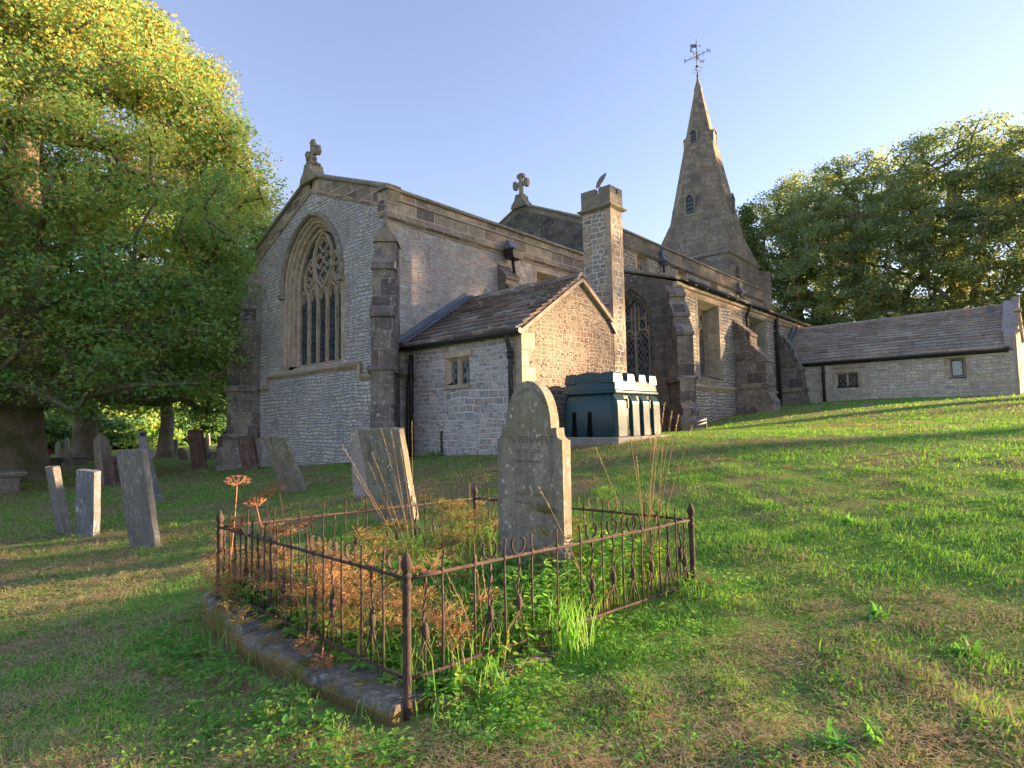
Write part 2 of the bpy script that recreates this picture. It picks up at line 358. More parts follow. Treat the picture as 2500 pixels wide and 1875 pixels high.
def kerb_mat():
    g = G('mossy_kerbstone'); ob = g.obj(); n = g.noise(ob, 6, 5, .7); f = g.noise(ob, 55, 4, .75); big = g.noise(ob, 2.2, 4, .6)
    c = g.ramp(n, [(.25,(.07,.062,.055)),(.5,(.20,.18,.15)),(.75,(.30,.265,.21))])
    c = g.mix(1.0, c, g.ramp(f, [(.25,(.5,.5,.5)),(.75,(1.4,1.4,1.4))]), 'MULTIPLY')
    lw = g.noise(ob, 16, 3, .6); c = g.mix(g.math('MULTIPLY', g.mr(lw, .55, .62), g.mr(big, .42, .55, 0, .8)), c, (.46,.46,.45))
    z = g.N('SeparateXYZ', {0: ob}).outputs[2]; zz = g.math('MULTIPLY_ADD', g.noise(ob, 4, 5, .7), -.34, g.math('ADD', z, .13))
    mo = g.ramp(f, [(.3,(.12,.095,.03)),(.55,(.26,.19,.07)),(.8,(.34,.25,.11))]); c = g.mix(g.mr(zz, .03, .06, .95, 0), c, mo)
    mt = g.noise(ob, 3.1, 4, .6); c = g.mix(g.mr(mt, .56, .64, 0, .85), c, g.mix(f, (.07,.085,.015), (.2,.2,.045)))
    return g.out(g.bsdf(c, .95, .12, g.bump(g.math('MULTIPLY_ADD', f, .6, n), .9, .025)))
M['kerb'] = kerb_mat()

def tank_mat():
    g = G('green_tank_plastic'); n = g.noise(g.obj(), 3.5, 4); f = g.noise(g.obj(), 120, 2)
    c = g.mix(g.mr(n, .3, .7), (.007,.036,.046), (.011,.047,.058))
    return g.out(g.bsdf(c, g.mr(n, .3, .7, .3, .42), .32, g.bump(f, .06, .003)))
M['tank'] = tank_mat()
M['concrete'] = simple('concrete', (.22,.21,.185), .9, .2, .2, 12, .4)
M['black'] = simple('slot_shade_black', (.004,.004,.005), .9, .1)
M['white'] = simple('white_sticker', (.75,.75,.75), .5)
M['dishm'] = simple('dish_metal', (.2,.15,.12), .5, .4, .3, 5)

def leafmat(name, stops, trans=.35, tcol=None, rough=.55, up=0):
    g = G(name); a = g.N('Attribute', None, attribute_name='tint').outputs['Fac']
    c = g.ramp(a, stops)
    t = g.mix(1.0, c, tcol or (1.5,1.5,.7), 'MULTIPLY')
    nr = None
    if up:
        ge = g.N('NewGeometry').outputs['Normal']; nr = g.N('VectorMath', {0: g.vadd(g.vmul(ge, (1-up,)*3), (0, 0, up))}, operation='NORMALIZE').outputs[0]
    b = g.bsdf(c, rough, .2, nr)
    tr = g.N('BsdfTranslucent', {'Color': t}).outputs[0]
    return g.out(g.N('MixShader', {0: trans, 1: b, 2: tr}).outputs[0])
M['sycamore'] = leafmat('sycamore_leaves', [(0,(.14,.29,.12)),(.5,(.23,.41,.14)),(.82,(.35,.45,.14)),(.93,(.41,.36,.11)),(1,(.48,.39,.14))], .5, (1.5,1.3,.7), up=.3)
M['beech'] = leafmat('beech_leaves', [(0,(.16,.24,.14)),(.6,(.24,.32,.18)),(.9,(.33,.35,.15)),(1,(.42,.32,.15))], .5, None, up=.25)
M['conifer'] = leafmat('conifer_needles', [(0,(.10,.17,.065)),(.7,(.2,.27,.085)),(1,(.32,.31,.11))], .25)
M['hedge'] = leafmat('hedge_leaves', [(0,(.055,.13,.055)),(.6,(.105,.21,.075)),(1,(.2,.27,.09))], .3)
M['grass'] = leafmat('grass_blades', [(0,(.17,.42,.055)),(.3,(.28,.60,.085)),(.55,(.40,.66,.12)),(.62,(.50,.45,.19)),(.8,(.52,.38,.22)),(1,(.62,.49,.32))], .3, (1.25,1.25,.7), up=.7)
M['weeds'] = leafmat('weed_leaves', [(0,(.10,.30,.06)),(.6,(.19,.44,.09)),(1,(.36,.50,.11))], .45, (1.3,1.3,.6), up=.4)
M['dried'] = leafmat('dried_seedheads', [(0,(.20,.18,.06)),(.4,(.34,.25,.10)),(.75,(.42,.25,.13)),(1,(.48,.27,.15))], .3, (1.2,1.1,.8))
M['straw'] = leafmat('straw_stems', [(0,(.30,.21,.09)),(1,(.5,.37,.18))], .2, (1.1,1.0,.8))
M['umbel'] = simple('dried_umbel', (.45,.21,.11), .8, .2, .3, 20)

def bark():
    g = G('bark'); v = g.vmul(g.obj(), (3, 3, .8)); n = g.noise(v, 4, 5, .7); m = g.noise(g.obj(), 1.4, 4)
    c = g.mix(n, (.12,.095,.072), (.34,.275,.21)); c = g.mix(g.mr(m, .45, .62, 0, .75), c, (.10,.115,.04))
    return g.out(g.bsdf(c, .95, .1, g.bump(n, 1.0, .06)))
M['bark'] = bark()

def soil():
    g = G('turf'); v = g.obj()
    a = g.noise(v, .9, 5, .62); b = g.noise(v, 5, 5, .7); f = g.noise(v, 45, 4, .75)
    gr = g.mix(b, (.10,.20,.035), (.20,.35,.065)); dr = g.mix(b, (.20,.145,.08), (.35,.26,.15))
    c = g.mix(g.mr(a, .46, .62), gr, dr)
    c = g.mix(1.0, c, g.ramp(f, [(.25,(.6,.6,.6)),(.75,(1.3,1.3,1.2))]), 'MULTIPLY')
    return g.out(g.bsdf(c, .95, .1, g.bump(g.math('MULTIPLY_ADD', f, .6, b), .7, .05)))
M['turf'] = soil()
def hillm():
    g = G('far_meadow'); a = g.noise(g.obj(), .05, 5); c = g.mix(a, (.08,.13,.04), (.2,.19,.08))
    return g.out(g.bsdf(c, .95, .1))
M['hill'] = hillm()
# ================================================================ CHURCH
church = empty('church', (18, 12, 1.2), 'grey stone village church with pointed spire and gabled chancel', 'church')

def arch(hw, z0, zs, rise, n=11):
    """two-centred arch outline, bottom-left -> apex -> bottom-right"""
    Rr = (hw*hw + rise*rise) / (2*hw); a1 = math.atan2(rise, Rr - hw) if Rr > hw else math.pi/2
    L = [(-hw, z0)] + [(-hw + Rr - Rr*math.cos(a1*k/n), zs + Rr*math.sin(a1*k/n)) for k in range(n+1)]
    Rt = [(-x, z) for x, z in L[::-1]]
    return L + Rt[1:]

def rect(u0, u1, z0, z1): return [(u0, z0), (u0, z1), (u1, z1), (u1, z0)]

def rings3(O, U, n, outs, depths):
    return [[O + U*a - n*d + Z*b for a, b in o] for o, d in zip(outs, depths)]

ROLL = [(0, 0), (.08, .0), (.10, .04), (.08, .09), (.02, .11), (-.3, .11), (-.3, 0)]
DRIP = [(0, -.06), (.06, 0), (.1, .05), (.1, .08), (0, .14)]

# ---- chancel
E0 = Vector((8.44, 15.42, 0)); EU = Vector((0, -1, 0)); EN = Vector((-1, 0, 0)); SN = Vector((0, -1, 0)); XU = Vector((1, 0, 0))
b = MB(); b.sheet(E0, EU, [(-3.51, -.6), (3.69, -.6), (3.69, 7.05), (0, 8.5), (-3.51, 7.05)], [arch(1.6, 3.3, 5.74, 1.95)], EN)
b.build('chancel_east_wall', M['rubble_east'], church)
b = MB(); S0 = Vector((0, 11.73, 0))
b.sheet(S0, XU, [(8.44, -.4), (17.71, -.4), (17.71, 6.8), (8.44, 6.8)], [rect(14.15, 15.85, 4.2, 6.42)], SN)
b.build('chancel_wall', M['rubble'], church); b = MB()
b.sheet(Vector((0, 18.93, 0)), XU, [(8.44, -.6), (17.71, -.6), (17.71, 7), (8.44, 7)], [], -SN)
b.build('chancel_wall', M['rubble'], church)
b = MB()
for k, zz in enumerate(np.arange(3.0, 6.5, .31)):
    w = (.34 if k % 2 else .2) + random.uniform(-.03, .04)
    b.box(8.432, 8.44 + w, 11.722 - .002*(k % 3), 11.9, zz, zz + .3)
b.build('quoins', M['dress'], church, bevel=.008)
b = MB()                                                   # south parapet
b.sweep((8.40, 11.73, 6.78), (17.71, 11.73, 6.78), SN, [(.03, 0), (.03, .40), (.07, .42), (.07, .45), (.01, .5), (.01, .64), (-.35, .64), (-.35, 0)])
b.sweep((8.38, 11.73, 6.66), (17.71, 11.73, 6.66), SN, [(0, -.06), (.05, 0), (.11, .05), (.11, .1), (.03, .118), (0, .118)])
b.build('chancel_parapet', M['parapet'], church)
b = MB(); b.sweep((8.33, 11.73, 7.42), (17.71, 11.73, 7.42), SN, ROLL)
for sy_, y0, y1 in ((1, 11.66, 15.42), (-1, 18.98, 15.42)):
    b.sweep((8.44, y0, 7.45), (8.44, y1, 8.88), EN, [(0, -.04), (.09, -.03), (.11, .02), (.09, .07), (.02, .1), (-.35, .1), (-.35, -.04)])
b.build('parapet_coping', M['coping'], church, bevel=.012)
b = MB()                                                   # raking band under the gable coping
for y0, y1 in ((11.74, 15.42), (18.92, 15.42)):
    b.sweep((8.44, y0, 6.95), (8.44, y1, 8.38), EN, [(-.3, 0), (.03, 0), (.05, .06), (.02, .1), (.02, .45), (-.3, .45)])
b.build('gable_band', M['parapet'], church)
b = MB(); b.add([(8.5, 11.9, 7.05), (17.71, 11.9, 7.05), (17.71, 15.42, 8.7), (8.5, 15.42, 8.7), (17.71, 18.8, 7.05), (8.5, 18.8, 7.05)], [(0, 1, 2, 3), (3, 2, 4, 5)])
b.build('chancel_roof', M['lead'], church)
b = MB()                                                   # sill string of the east wall
for y0, y1, z in ((12.86, 18.02, 3.13), (18.0, 18.5, 2.80), (12.3, 12.88, 2.80)):
    b.sweep((8.44, y1, z), (8.44, y0, z), EN, DRIP)
for y in (18.01, 12.87): b.box(8.35, 8.46, y - .05, y + .05, 2.8, 3.2)
b.sweep((8.44, 11.73, 2.80), (8.96, 11.73, 2.80), SN, DRIP)
b.build('string_course', M['dress'], church)

def buttress(c, d, w, prof, strings, gablet=None, name='buttress', mat='butt', pl=None):
    """stepped buttress: profile (out,z) at corner c, direction d, width w; strings = [(z,out)]"""
    c = Vector((c[0], c[1], 0)); d = Vector((d[0], d[1], 0)).normalized(); s = Vector((-d.y, d.x, 0))
    m = MB()
    pts = [(-.5, prof[0][1])] + prof + [(-.5, prof[-1][1])]
    m.prism([c + d*o + Z*z - s*w/2 for o, z in pts], s*w)
    for k in range(1, len(prof) - 1):                       # weathering slabs a little proud
        (o0, z0), (o1, z1) = prof[k], prof[k+1]
        if o0 - o1 > .1 and z1 - z0 < .6 and k > 3:
            q = [c + d*(o0+.05) + Z*(z0-.09), c + d*(o0+.05) + Z*(z0+.0), c + d*(o1+.0) + Z*(z1+.05), c + d*(o1-.05) + Z*(z0-.09)]
            m.prism([p - s*(w/2+.025) for p in q], s*(w+.05))
    for z, o in strings:
        for L in (([(-.2, z-.05), (o+.02, z-.05), (o+.09, z+.03), (o+.09, z+.07), (o, z+.12), (-.2, z+.12)]),):
            m.prism([c + d*a + Z*bz - s*(w/2+.07) for a, bz in L], s*(w+.14))
    if pl:                                                  # wider plinth
        zb, z1, o, e = pl
        m.prism([c + d*a + Z*bz - s*(w/2+e) for a, bz in [(-.4, zb), (o+e, zb), (o+e, z1-.12), (o+.01, z1), (-.4, z1)]], s*(w+2*e))
    if gablet:
        z0, z1, o = gablet
        m.prism([c + d*o + s*(w/2+.05) + Z*z0, c + d*o - s*(w/2+.05) + Z*z0, c + d*o + Z*z1], -d*(o+.3))
    return m.build(name, M[mat], church, bevel=.012)

PROF = [(1.02, -.3), (1.02, .62), (.9, .9), (.9, 1.28), (.80, 1.42), (.80, 4.18), (.44, 4.52), (.44, 5.52), (.2, 5.82), (.2, 6.3), (0, 6.6)]
buttress((8.44, 18.93), (-1, 1), .5, PROF, [(1.32, .83), (2.82, .80)], pl=(-.4, 1.0, .98, .08))
buttress((8.44, 11.73), (-1, -1), .5, [(.95, -.2), (.95, .95), (.85, 1.2), (.85, 2.86), (.78, 2.95), (.78, 4.2), (.62, 4.42), (.62, 5.35), (.36, 5.62), (.36, 6.02), (.30, 6.1)], [(2.85, .80)], (6.0, 6.42, .42), pl=(-.2, 1.05, .93, .07))
buttress((17.75, 8.86), (-1, -1), .5, [(1.2, .6), (1.2, 1.9), (1.0, 2.15), (1.0, 2.9), (.9, 3.0), (.9, 4.35), (.6, 4.75), (.6, 5.0), (.3, 5.4), (.3, 5.7), (0, 6.0)], [(2.85, .92)], pl=(.6, 1.75, 1.18, .1))
buttress((22.95, 8.86), (0, -1), .72, [(1.36, 1.3), (1.36, 2.3), (1.2, 2.6), (1.2, 2.85), (1.16, 2.95), (1.16, 3.85), (.64, 4.42), (.62, 4.88), (.16, 5.28), (.1, 5.35), (0, 5.5)], [(2.82, 1.16)], pl=(1.3, 2.35, 1.34, .06))
buttress((27.75, 8.86), (0, -1), .6, [(1.16, 1.6), (1.16, 2.4), (1.08, 2.6), (1.08, 2.85), (1.06, 2.95), (1.0, 3.8), (.82, 4.2), (.7, 4.65), (.42, 5.1), (.1, 5.35), (0, 5.5)], [(2.82, 1.06)], pl=(1.6, 2.4, 1.14, .05))
buttress((12.62, 11.73), (0, -1), .55, [(.7, .5), (.7, 3), (.65, 3.2), (.65, 4.5), (.62, 4.6), (.6, 5.3), (.34, 5.62), (.3, 5.9), (.12, 6.1), (.05, 6.2), (0, 6.3)], [])

def foil(cx, cz, r, n=4, k=.42, rot=0):
    return [(cx + r*(1 + k*abs(math.cos(n*t/2 + rot)) - k)*math.cos(t), cz + r*(1 + k*abs(math.cos(n*t/2 + rot)) - k)*math.sin(t)) for t in [2*math.pi*i/32 for i in range(32)]]
def vesica(cx, cz, hw, hh, tilt=0, n=14):
    a = arch(hw, cz, cz, hh, n)[1:-1]; pts = a + [(x, 2*cz - z) for x, z in a[::-1]][1:-1]
    ct, st = math.cos(tilt), math.sin(tilt)
    return [(cx + x*ct - (z-cz)*st, cz + x*st + (z-cz)*ct) for x, z in pts]

def light_head(b, O, U, n, u0, u1, zs, rise, w, d0, d1):
    c = (u0+u1)/2; a = arch((u1-u0)/2, zs, zs, rise, 6)[1:-1]
    b.bar([(c+x, z) for x, z in a], O, U, n, w, d0, d1)
    hw = (u1-u0)/2                                         # cusps of the trefoil head
    for sx in (-1, 1):
        b.bar([(c+sx*hw*.95, zs+.02), (c+sx*hw*.45, zs+.05), (c+sx*hw*.35, zs+rise*.45), (c+sx*hw*.55, zs+rise*.55)], O, U, n, w*.55, d0+.03, d1)
    b.bar([(c-hw*.35, zs+rise*.45), (c, zs+rise*.72), (c+hw*.35, zs+rise*.45)], O, U, n, w*.5, d0+.03, d1)

# ---- great east window
win = MB()
ow = [1.6, 1.53, 1.51, 1.45, 1.43, 1.37, 1.35, 1.29, 1.29]; od = [0, .03, .09, .11, .18, .21, .30, .34, .5]
outs = [arch(h, 3.42 if h < 1.48 else 3.3, 5.74, 1.95*(h/1.6)**.9) for h in ow]
win.loft(rings3(E0, EU, EN, outs, od), False)
b = win; b.prism([E0 + EU*u - EN*d + Z*z for u, d, z in [(-1.6, -.02, 3.18), (-1.6, .4, 3.47), (-1.6, .4, 3.18)]], EU*3.2)
for sx in (-1, 1):                                          # pale ashlar jambs flush with the wall
    for k, zz in enumerate(np.arange(3.3, 5.7, .4)):
        e = .28 if k % 2 else .16
        u0, u1 = sorted((sx*1.6, sx*(1.6+e))); b.prism([E0 + EU*u0 - EN*-.004 + Z*zz, E0 + EU*u1 + EN*.004 + Z*zz, E0 + EU*u1 + EN*.004 + Z*(zz+.39), E0 + EU*u0 + EN*.004 + Z*(zz+.39)], -EN*.1)
window = b.build('east_window', M['dress'], church)
b = MB(); a = arch(1.66, 5.6, 5.74, 2.0)
b.bar(a[:], E0, EU, EN, .15, -.11, .02)
for sx in (-1, 1): b.box(8.31, 8.45, 15.42 + sx*1.66 - .11, 15.42 + sx*1.66 + .11, 5.5, 5.62)
b.build('hood_mould', M['coping'], window)
b = MB(); D0, D1 = .34, .46
for u in (-.774, -.258, .258, .774): b.bar([(u, 3.44), (u, 5.5)], E0, EU, EN, .088, D0 - .02, D1)
for i in range(5): light_head(b, E0, EU, EN, -1.29 + .516*i, -.774 + .516*i, 5.3, .42, .075, D0, D1)
b.bar(vesica(0, 6.48, .5, .82), E0, EU, EN, .1, D0 - .01, D1, closed=True)
for cx, cz, r in ((0, 6.93, .22), (0, 6.03, .22), (-.235, 6.48, .215), (.235, 6.48, .215)): b.bar(foil(cx, cz, r), E0, EU, EN, .065, D0 + .03, D1, closed=True)
for sx in (-1, 1):
    b.bar(vesica(sx*.78, 6.1, .25, .55, sx*.32), E0, EU, EN, .085, D0, D1, closed=True)
    for q in ((.68, 6.35), (.84, 5.95)): b.bar(foil(sx*q[0], q[1], .15), E0, EU, EN, .05, D0 + .03, D1, closed=True)
    b.bar([(sx*1.18, 5.6), (sx*.95, 5.68), (sx*.72, 5.5)], E0, EU, EN, .08, D0, D1)
    b.bar([(sx*.24, 5.55), (sx*.42, 5.85), (sx*.55, 6.3), (sx*.5, 6.75), (sx*.3, 7.15)], E0, EU, EN, .08, D0, D1)
    b.bar(foil(sx*.47, 5.86, .13), E0, EU, EN, .045, D0 + .03, D1, closed=True)
b.build('tracery', M['dress'], window)
b = MB(); b.sheet(E0 - EN*.42, EU, arch(1.36, 3.3, 5.74, 1.75), [], EN); b.build('window_glass', M['stained'], window)

def square_window(name, O, U, n, u0, u1, z0, z1, lights, deep=.45, splay=.14, head=True, mat='dress', frame=.16, glassm='glass', quatre=False):
    m = MB(); s = splay
    outs = [rect(u0, u1, z0, z1), rect(u0+.03, u1-.03, z0+.05, z1-.03), rect(u0+s, u1-s, z0+.16, z1-s), rect(u0+s+.02, u1-s-.02, z0+.17, z1-s-.02)]
    m.loft(rings3(O, U, n, outs, [-.003, .04, deep*.75, deep]), False)
    m.prism([O + U*(u0+.0) - n*d + Z*z for d, z in ((-.05, z0-.02), (-.05, z0-.10), (deep, z0-.1), (deep, z0+.17))], U*(u1-u0))
    fr = frame                                             # dressed surround, a hair proud of the rubble
    ring = [rect(u0-fr, u1+fr, z0-.1, z1+fr), rect(u0, u1, z0-.1, z1)]
    m.loft([[O + U*a + n*.006 + Z*bz for a, bz in q] for q in ring], False)
    m.loft([[O + U*a + n*k + Z*bz for a, bz in ring[0]] for k in (.006, -.05)], False)
    w = m.build(name, M[mat], church)
    t = MB(); iw0, iw1 = u0+s+.02, u1-s-.02; D0, D1 = deep-.06, deep+.04; zt = z1 - s - .02; L = (iw1-iw0)/lights
    for i in range(1, lights): t.bar([(iw0+L*i, z0+.15), (iw0+L*i, zt)], O, U, n, .09, D0, D1)
    for x in (iw0+.02, iw1-.02): t.bar([(x, z0+.15), (x, zt)], O, U, n, .06, D0, D1)
    hh = min(.55, L*.9); zs = zt - (hh*2 if quatre else hh)
    if head:
        for i in range(lights):
            light_head(t, O, U, n, iw0+L*i, iw0+L*(i+1), zs, hh*.9, .07, D0, D1)
            if quatre:
                t.bar(vesica(iw0+L*(i+.5), zt-hh*.55, L*.28, hh*.5), O, U, n, .05, D0, D1, closed=True)
    t.bar([(iw0, zt), (iw1, zt)], O, U, n, .06, D0, D1)
    t.build('tracery', M[mat], w)
    gm = MB(); gm.sheet(O - n*(deep+.02), U, rect(iw0-.05, iw1+.05, z0+.1, zt+.05), [], n); gm.build('window_glass', M[glassm], w)
    return w

square_window('window', S0, XU, SN, 14.15, 15.85, 4.2, 6.42, 2, .35)

# ---- gable crosses
def gable_cross(c, h, lobes, name='gable_cross'):
    c = Vector(c); m = MB(); t = .075
    m.prism([c + Vector((-.2, y, z)) for y, z in ((-.42, -.26), (.42, -.26), (.36, -.1), (.2, .06), (.15, .26), (-.15, .26), (-.2, .06), (-.36, -.1))], (.42, 0, 0))
    m.box(c.x-.1, c.x+.1, c.y-.17, c.y+.17, c.z+.24, c.z+.3)
    m.box(c.x-.065, c.x+.065, c.y-t, c.y+t, c.z+.2, c.z+h)
    za = c.z + h*.68
    m.box(c.x-.06, c.x+.06, c.y-.3, c.y+.3, za-t, za+t)
    for y, z in ((-.3, za), (.3, za), (0, c.z+h-.03)):
        if lobes:
            for dy, dz in ((0, .1), (0, -.1), (-.05, 0), (.05, 0), (.08, .06), (-.08, -.06)): m.lathe((c.x, c.y+y+dy*(1 if y == 0 else .6), z+dz - .06), [(.0, 0), (.06, .02), (.075, .06), (.06, .1), (0, .12)], 8)
        else: m.prism([(c.x-.07, c.y+y+a, z+q) for a, q in ((-.07, -.16), (.07, -.16), (.1, 0), (.07, .16), (-.07, .16), (-.1, 0))] if y else [(c.x-.07, c.y+a, z+q) for a, q in ((-.17, -.05), (.17, -.05), (.16, .08), (0, .12), (-.16, .08))], (.14, 0, 0))
    if lobes:
        for k in range(8):
            a = k*math.pi/4; m.lathe((c.x + .17*math.cos(a), c.y + .2*math.sin(a), c.z+.24), [(0, 0), (.05, .02), (.06, .05), (.04, .09), (0, .1)], 7)
        for s_ in (-1, 1): m.lathe((c.x, c.y+s_*.11, c.z+h*.42), [(0, 0), (.06, .03), (.06, .08), (0, .11)], 8)
    return m.build(name, M['coping'], church, bevel=.01)
gable_cross((8.5, 15.45, 8.95), .95, True)
gable_cross((17.75, 15.45, 10.66), 1.1, False)

# ---- nave and clerestory
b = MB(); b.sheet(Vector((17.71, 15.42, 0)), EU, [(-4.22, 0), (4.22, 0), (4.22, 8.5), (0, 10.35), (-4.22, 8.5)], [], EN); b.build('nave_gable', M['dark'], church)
CW = [(19.49, 20.37), (22.86, 23.7), (26.1, 26.95), (29.6, 30.4)]
N0 = Vector((0, 11.2, 0))
b = MB(); b.sheet(N0, XU, [(17.71, 5), (32.9, 5), (32.9, 8.1), (17.71, 8.1)], [rect(u0, u1, 7.25, 7.97) for u0, u1 in CW], SN)
b.build('nave_wall', M['rubble_aisle'], church); b = MB()
b.sheet(Vector((0, 19.64, 0)), XU, [(17.71, 0), (32.9, 0), (32.9, 8.5), (17.71, 8.5)], [], -SN); b.build('nave_wall', M['rubble_aisle'], church)
for u0, u1 in CW: square_window('clerestory_window', N0, XU, SN, u0, u1, 7.25, 7.97, 2, .22, .07, True, frame=.1)
b = MB(); b.sweep((17.66, 11.2, 8.1), (32.9, 11.2, 8.1), SN, [(.02, 0), (.03, .5), (-.35, .5), (-.35, 0)])
b.sweep((17.66, 11.2, 8.02), (32.9, 11.2, 8.02), SN, [(0, -.06), (.1, .03), (.1, .09), (.02, .115), (0, .115)])
b.build('nave_parapet', M['tower'], church)
b = MB(); b.sweep((17.6, 11.2, 8.6), (32.9, 11.2, 8.6), SN, ROLL)
for y0, y1 in ((11.14, 15.42), (19.7, 15.42)): b.sweep((17.71, y0, 8.62), (17.71, y1, 10.52), EN, [(-.3, -.2), (.02, -.2), (.04, -.02), (.1, 0), (.1, .06), (.02, .1), (-.3, .1)])
b.build('nave_coping', M['coping'], church, bevel=.012)
b = MB(); b.add([(17.8, 11.4, 8.3), (32.9, 11.4, 8.3), (32.9, 15.42, 10.2), (17.8, 15.42, 10.2), (32.9, 19.5, 8.3), (17.8, 19.5, 8.3)], [(0, 1, 2, 3), (3, 2, 4, 5)]); b.build('nave_roof', M['lead'], church)

# ---- aisle
def arch4(hw, z0, zs, rise): return arch(hw, z0, zs, rise, 9)
AU0 = Vector((17.71, 10.5, 0))
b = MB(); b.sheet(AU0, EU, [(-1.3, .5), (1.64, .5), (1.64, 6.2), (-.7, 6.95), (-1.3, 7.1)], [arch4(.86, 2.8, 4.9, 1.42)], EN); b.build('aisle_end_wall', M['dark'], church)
m = MB(); m.loft(rings3(AU0, EU, EN, [arch4(h, 2.8, 4.9, 1.42*h/.86) for h in (.86, .8, .78, .66, .62, .56)], [0, .03, .1, .14, .24, .28]), False)
aw = m.build('aisle_end_window', M['dark'], church)
t = MB(); t.bar([(0, 2.8), (0, 4.75)], AU0, EU, EN, .09, .27, .38); t.bar([(-.56, 2.8), (-.56, 4.9)], AU0, EU, EN, .07, .27, .38); t.bar([(.54, 2.8), (.54, 4.9)], AU0, EU, EN, .07, .27, .38)
for u0, u1 in ((-.56, 0), (0, .56)):
    light_head(t, AU0, EU, EN, u0, u1, 4.45, .33, .07, .28, .38)
    for k in (.25, .75): t.bar([(u0+(u1-u0)*k, 4.75), (u0+(u1-u0)*k, 5.6)], AU0, EU, EN, .05, .29, .37)
t.bar([(0, 4.7), (0, 5.75)], AU0, EU, EN, .06, .28, .38); t.bar([(-.5, 5.15), (.5, 5.15)], AU0, EU, EN, .05, .29, .38)
t.build('tracery', M['dress'], aw)
gm = MB(); gm.sheet(AU0 - EN*.34, EU, arch4(.6, 2.8, 4.9, .98), [], EN); gm.build('window_glass', M['glass'], aw)
b = MB(); b.sweep((17.71, 8.72, 6.28), (17.71, 11.2, 7.02), EN, [(-.3, -.04), (.05, -.04), (.09, .02), (.05, .09), (-.3, .09)]); b.build('aisle_coping', M['coping'], church, bevel=.01)
A0 = Vector((0, 8.86, 0)); AW = [(19.5, 21.3), (24.3, 26.2)]
b = MB(); b.sheet(A0, XU, [(17.71, .5), (34, .5), (34, 6.1), (17.71, 6.1)], [rect(u0, u1, 3.05, 5.86) for u0, u1 in AW], SN); b.build('aisle_wall', M['rubble_aisle'], church)
for u0, u1 in AW: square_window('aisle_window', A0, XU, SN, u0, u1, 3.05, 5.86, 2, .5, .2, True, mat='coping', frame=.17, quatre=True)
b = MB(); b.sweep((17.69, 8.86, 6.0), (34, 8.86, 6.0), SN, [(0, -.12), (.05, -.06), (.06, .02), (.14, .06), (.16, .16), (0, .16)]); b.build('cornice', M['dress'], church)
b = MB(); b.sweep((17.71, 8.86, 2.70), (34, 8.86, 2.70), SN, DRIP); b.build('string_course', M['dress'], church)

def slates(m, O, A, L, B, S, n, N, th=.04, wmin=.35, wmax=.75, jit=.01):
    """courses of stone slates: O eave corner, A along, B up the slope, N normal"""
    O, A, B, N = Vector(O), Vector(A).normalized(), Vector(B).normalized(), Vector(N).normalized()
    hs = np.linspace(1.35, .7, n); hs = hs/hs.sum()*S; y = 0
    for k in range(n):
        x = -random.uniform(0, .3)
        while x < L:
            w = random.uniform(wmin, wmax)*(1.2 - .5*k/n); a0, a1 = max(0, x), min(L, x+w-.006); x += w
            if a1 - a0 < .05: continue
            j = random.uniform(-jit, jit); lo = y - .05 + j; hi = y + hs[k]*1.25; t = th*random.uniform(.85, 1.2)
            P = [O+A*a0+B*lo+N*.012, O+A*a1+B*lo+N*.012, O+A*a1+B*hi-N*.03, O+A*a0+B*hi-N*.03]
            Q = [O+A*a0+B*lo+N*(.012+t), O+A*a1+B*(lo+random.uniform(-jit, jit))+N*(.012+t), O+A*a1+B*hi+N*.004, O+A*a0+B*hi+N*.004]
            m.add(P+Q, [(0,3,2,1),(4,5,6,7),(0,1,5,4),(1,2,6,5),(2,3,7,6),(3,0,4,7)])
        y += hs[k]
    return m

def slate_tints(o):
    n = len(o.data.vertices); at = o.data.attributes.new('tint', 'FLOAT', 'POINT'); at.data.foreach_set('value', np.repeat(RNG.uniform(0, 1, n//8 + 1), 8)[:n].astype(np.float32)); return o
m = slates(MB(), (17.95, 8.64, 6.22), XU, 16, (0, 2.5, .72), 2.6, 6, (0, -.72, 2.5)); slate_tints(m.build('aisle_roof', M['slate'], church))
b = MB(); b.tube([(18.3, 8.62, 6.24), (34, 8.62, 6.24)], .085, 12)
for x in np.arange(18.7, 34, .9): b.box(x-.02, x+.02, 8.52, 8.86, 6.14, 6.17)
b.build('gutter', M['iron'], church)
def downpipe(x, y, z0, z1, n, off=.12, r=.055, swan=0.0):
    n = Vector(n); p = Vector((x, y, 0)) + n*off; m = MB()
    path = [p + Z*z0, p + Z*(z1-.45)]
    if swan: path += [p + Z*(z1-.38), p + n*swan*.5 + Z*(z1-.25), p + n*swan + Z*(z1-.12), p + n*swan + Z*z1]
    else: path += [p + Z*z1]
    m.tube(path, r, 10)
    for z in np.arange(z0+.15, z1-.4, 1.15): m.tube([p + Z*z, p + Z*(z+.09)], r*1.28, 10); 
    m.tube([p + Z*(z1-.52), p + Z*(z1-.4)], r*1.35, 10)
    for z in (z0+.6, z1-.6): m.obox(Matrix.Translation(p - n*off), -.09, .09, -.09, .09, z-.02, z+.02) if False else m.tube([p + Z*z, p - n*off + Z*z], .02, 6)
    return m.build('downpipe', M['iron'], church)
downpipe(23.84, 8.86, 4.75, 6.2, SN, .1, .055, .14)
downpipe(27.3, 8.86, 1.8, 6.2, SN, .13, .075)

